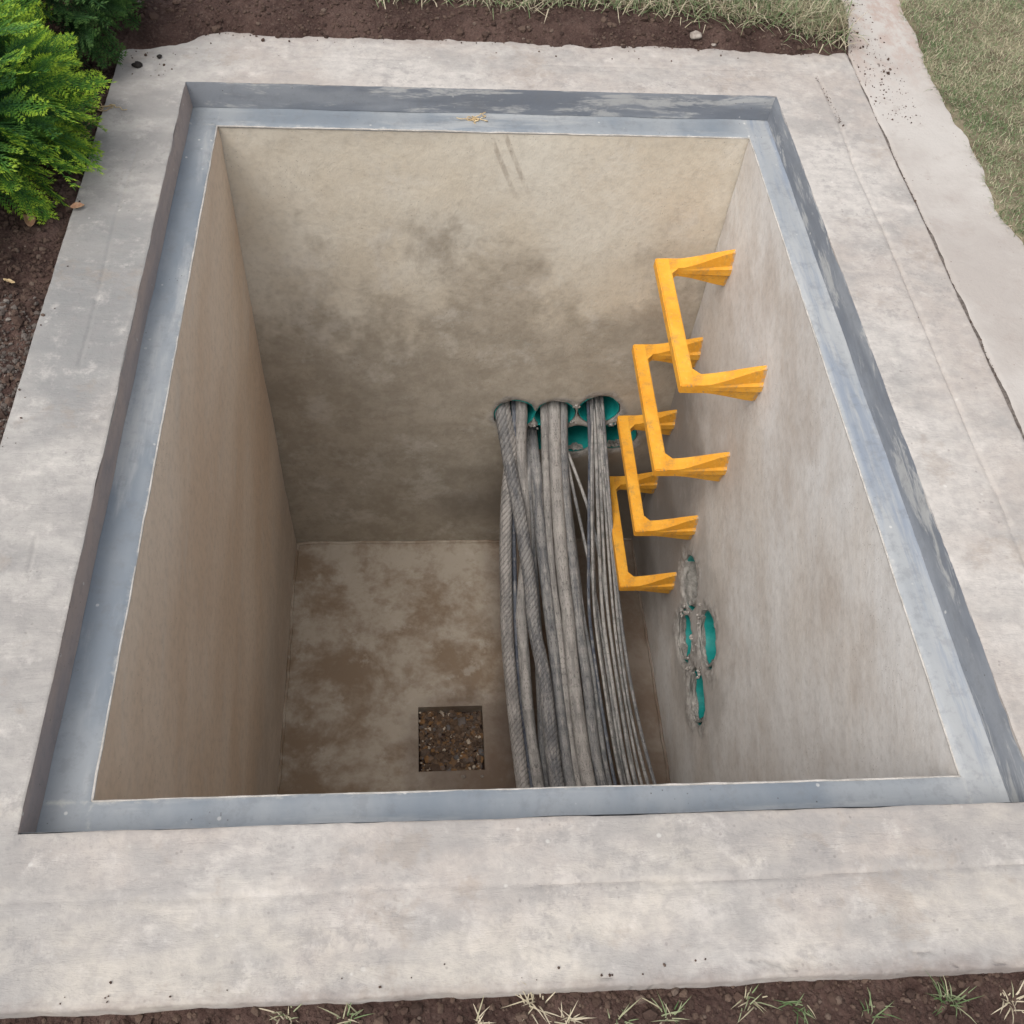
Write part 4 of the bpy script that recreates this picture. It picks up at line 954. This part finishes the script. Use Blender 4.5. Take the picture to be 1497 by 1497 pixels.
stone('soil_lump', (-.155, 1.958, .001), .006, M_black, 'smaller dark crumb further back from the black lump', 'soil lump', 10)
stone('pebble', (.655, .758, ZF), .0065, M_stone, 'whitish pebble on the pit floor below the sump edge', 'pebble', 11)
stone('pebble', (.722, .757, ZF), .0055, M_stone, 'grey pebble on the pit floor right of the whitish one', 'pebble', 12)

def leaf(loc, L, W, rot, mat, label, curl=.5, seed=0):
    nu, nv = 12, 7; u = np.linspace(0, 1, nu)[:, None]; v = np.linspace(-1, 1, nv)[None, :]
    w = W * np.sin(np.pi * np.clip(u, .02, .98)) ** .8 * (1 + .12 * fbm(u * 7, v * 2, o=2, s=seed))
    x = (u - .5) * L + 0 * v; y = w * v * .5; z = curl * (y ** 2) / W * 2 + curl * .35 * L * (u - .4) ** 2 + .002 * fbm(u * 5, v * 3, o=2, s=seed + 1) + .003
    V = np.stack([x, y, z], -1).reshape(-1, 3); V2_ = V.copy(); V2_[:, 2] -= .0006
    F = grid_faces(nu, nv); F = np.concatenate([F, F[:, ::-1] + len(V)])
    o = link('dead_leaf', mesh_np('dead_leaf', np.concatenate([V, V2_]), F, True, [mat])); o.location = loc; o.rotation_euler = rot
    return tag(o, label, 'leaf')
leaf((-.335, 1.275, gz_(-.335, 1.275) + .012), .055, .026, (.3, .2, 1.9), M_leafd, 'curled pinkish dead leaf on the clods below the conifer', .9, 3)
leaf((-.245, 1.335, .006), .030, .016, (.2, .1, .4), M_leafd, 'small reddish dead leaf under the overhanging conifer tip', .6, 4)
leaf((-.345, 1.105, gz_(-.345, 1.105) + .01), .035, .012, (.3, .2, 2.6), M_straw, 'narrow straw coloured scrap on the left bed', .5, 5)
# wisp of dry root on the back ledge
def wisp(loc, n, spread, label, cat, seed, mat, name, r=.0013):
    R = np.random.default_rng(seed); VV, FF = [], []; off = 0
    for k in range(n):
        a = R.uniform(0, 6.28); p = np.array([R.normal(0, .006), R.normal(0, .004), .002]); pts = [p.copy()]
        for i in range(6):
            a += R.normal(0, .8); p = p + np.array([math.cos(a), math.sin(a) * .6, 0]) * spread / 6; p[2] = max(.0015, p[2] + R.normal(0, .003)); pts.append(p.copy())
        V, F, _, _ = sweep(catmull(pts, 5), r, 5); VV.append(V); FF.append(F + off); off += len(V)
    o = link(name, mesh_np(name, np.concatenate(VV), np.concatenate(FF), True, [mat])); o.location = loc; return tag(o, label, cat)
wisp((.665, 1.825, HL), 9, .05, 'tangle of dry straw caught on the back ledge', 'straw', 3, M_straw, 'straw_wisp')
wisp((-.235, 1.74, .0), 5, .07, 'dry twigs between the conifer and the apron', 'twig', 5, M_straw, 'dry_twigs', .0011)
wisp((-.29, 1.62, .0), 7, .07, 'reddish dry litter under the right side of the conifer', 'litter', 8, M_leafd, 'dry_litter', .0013)
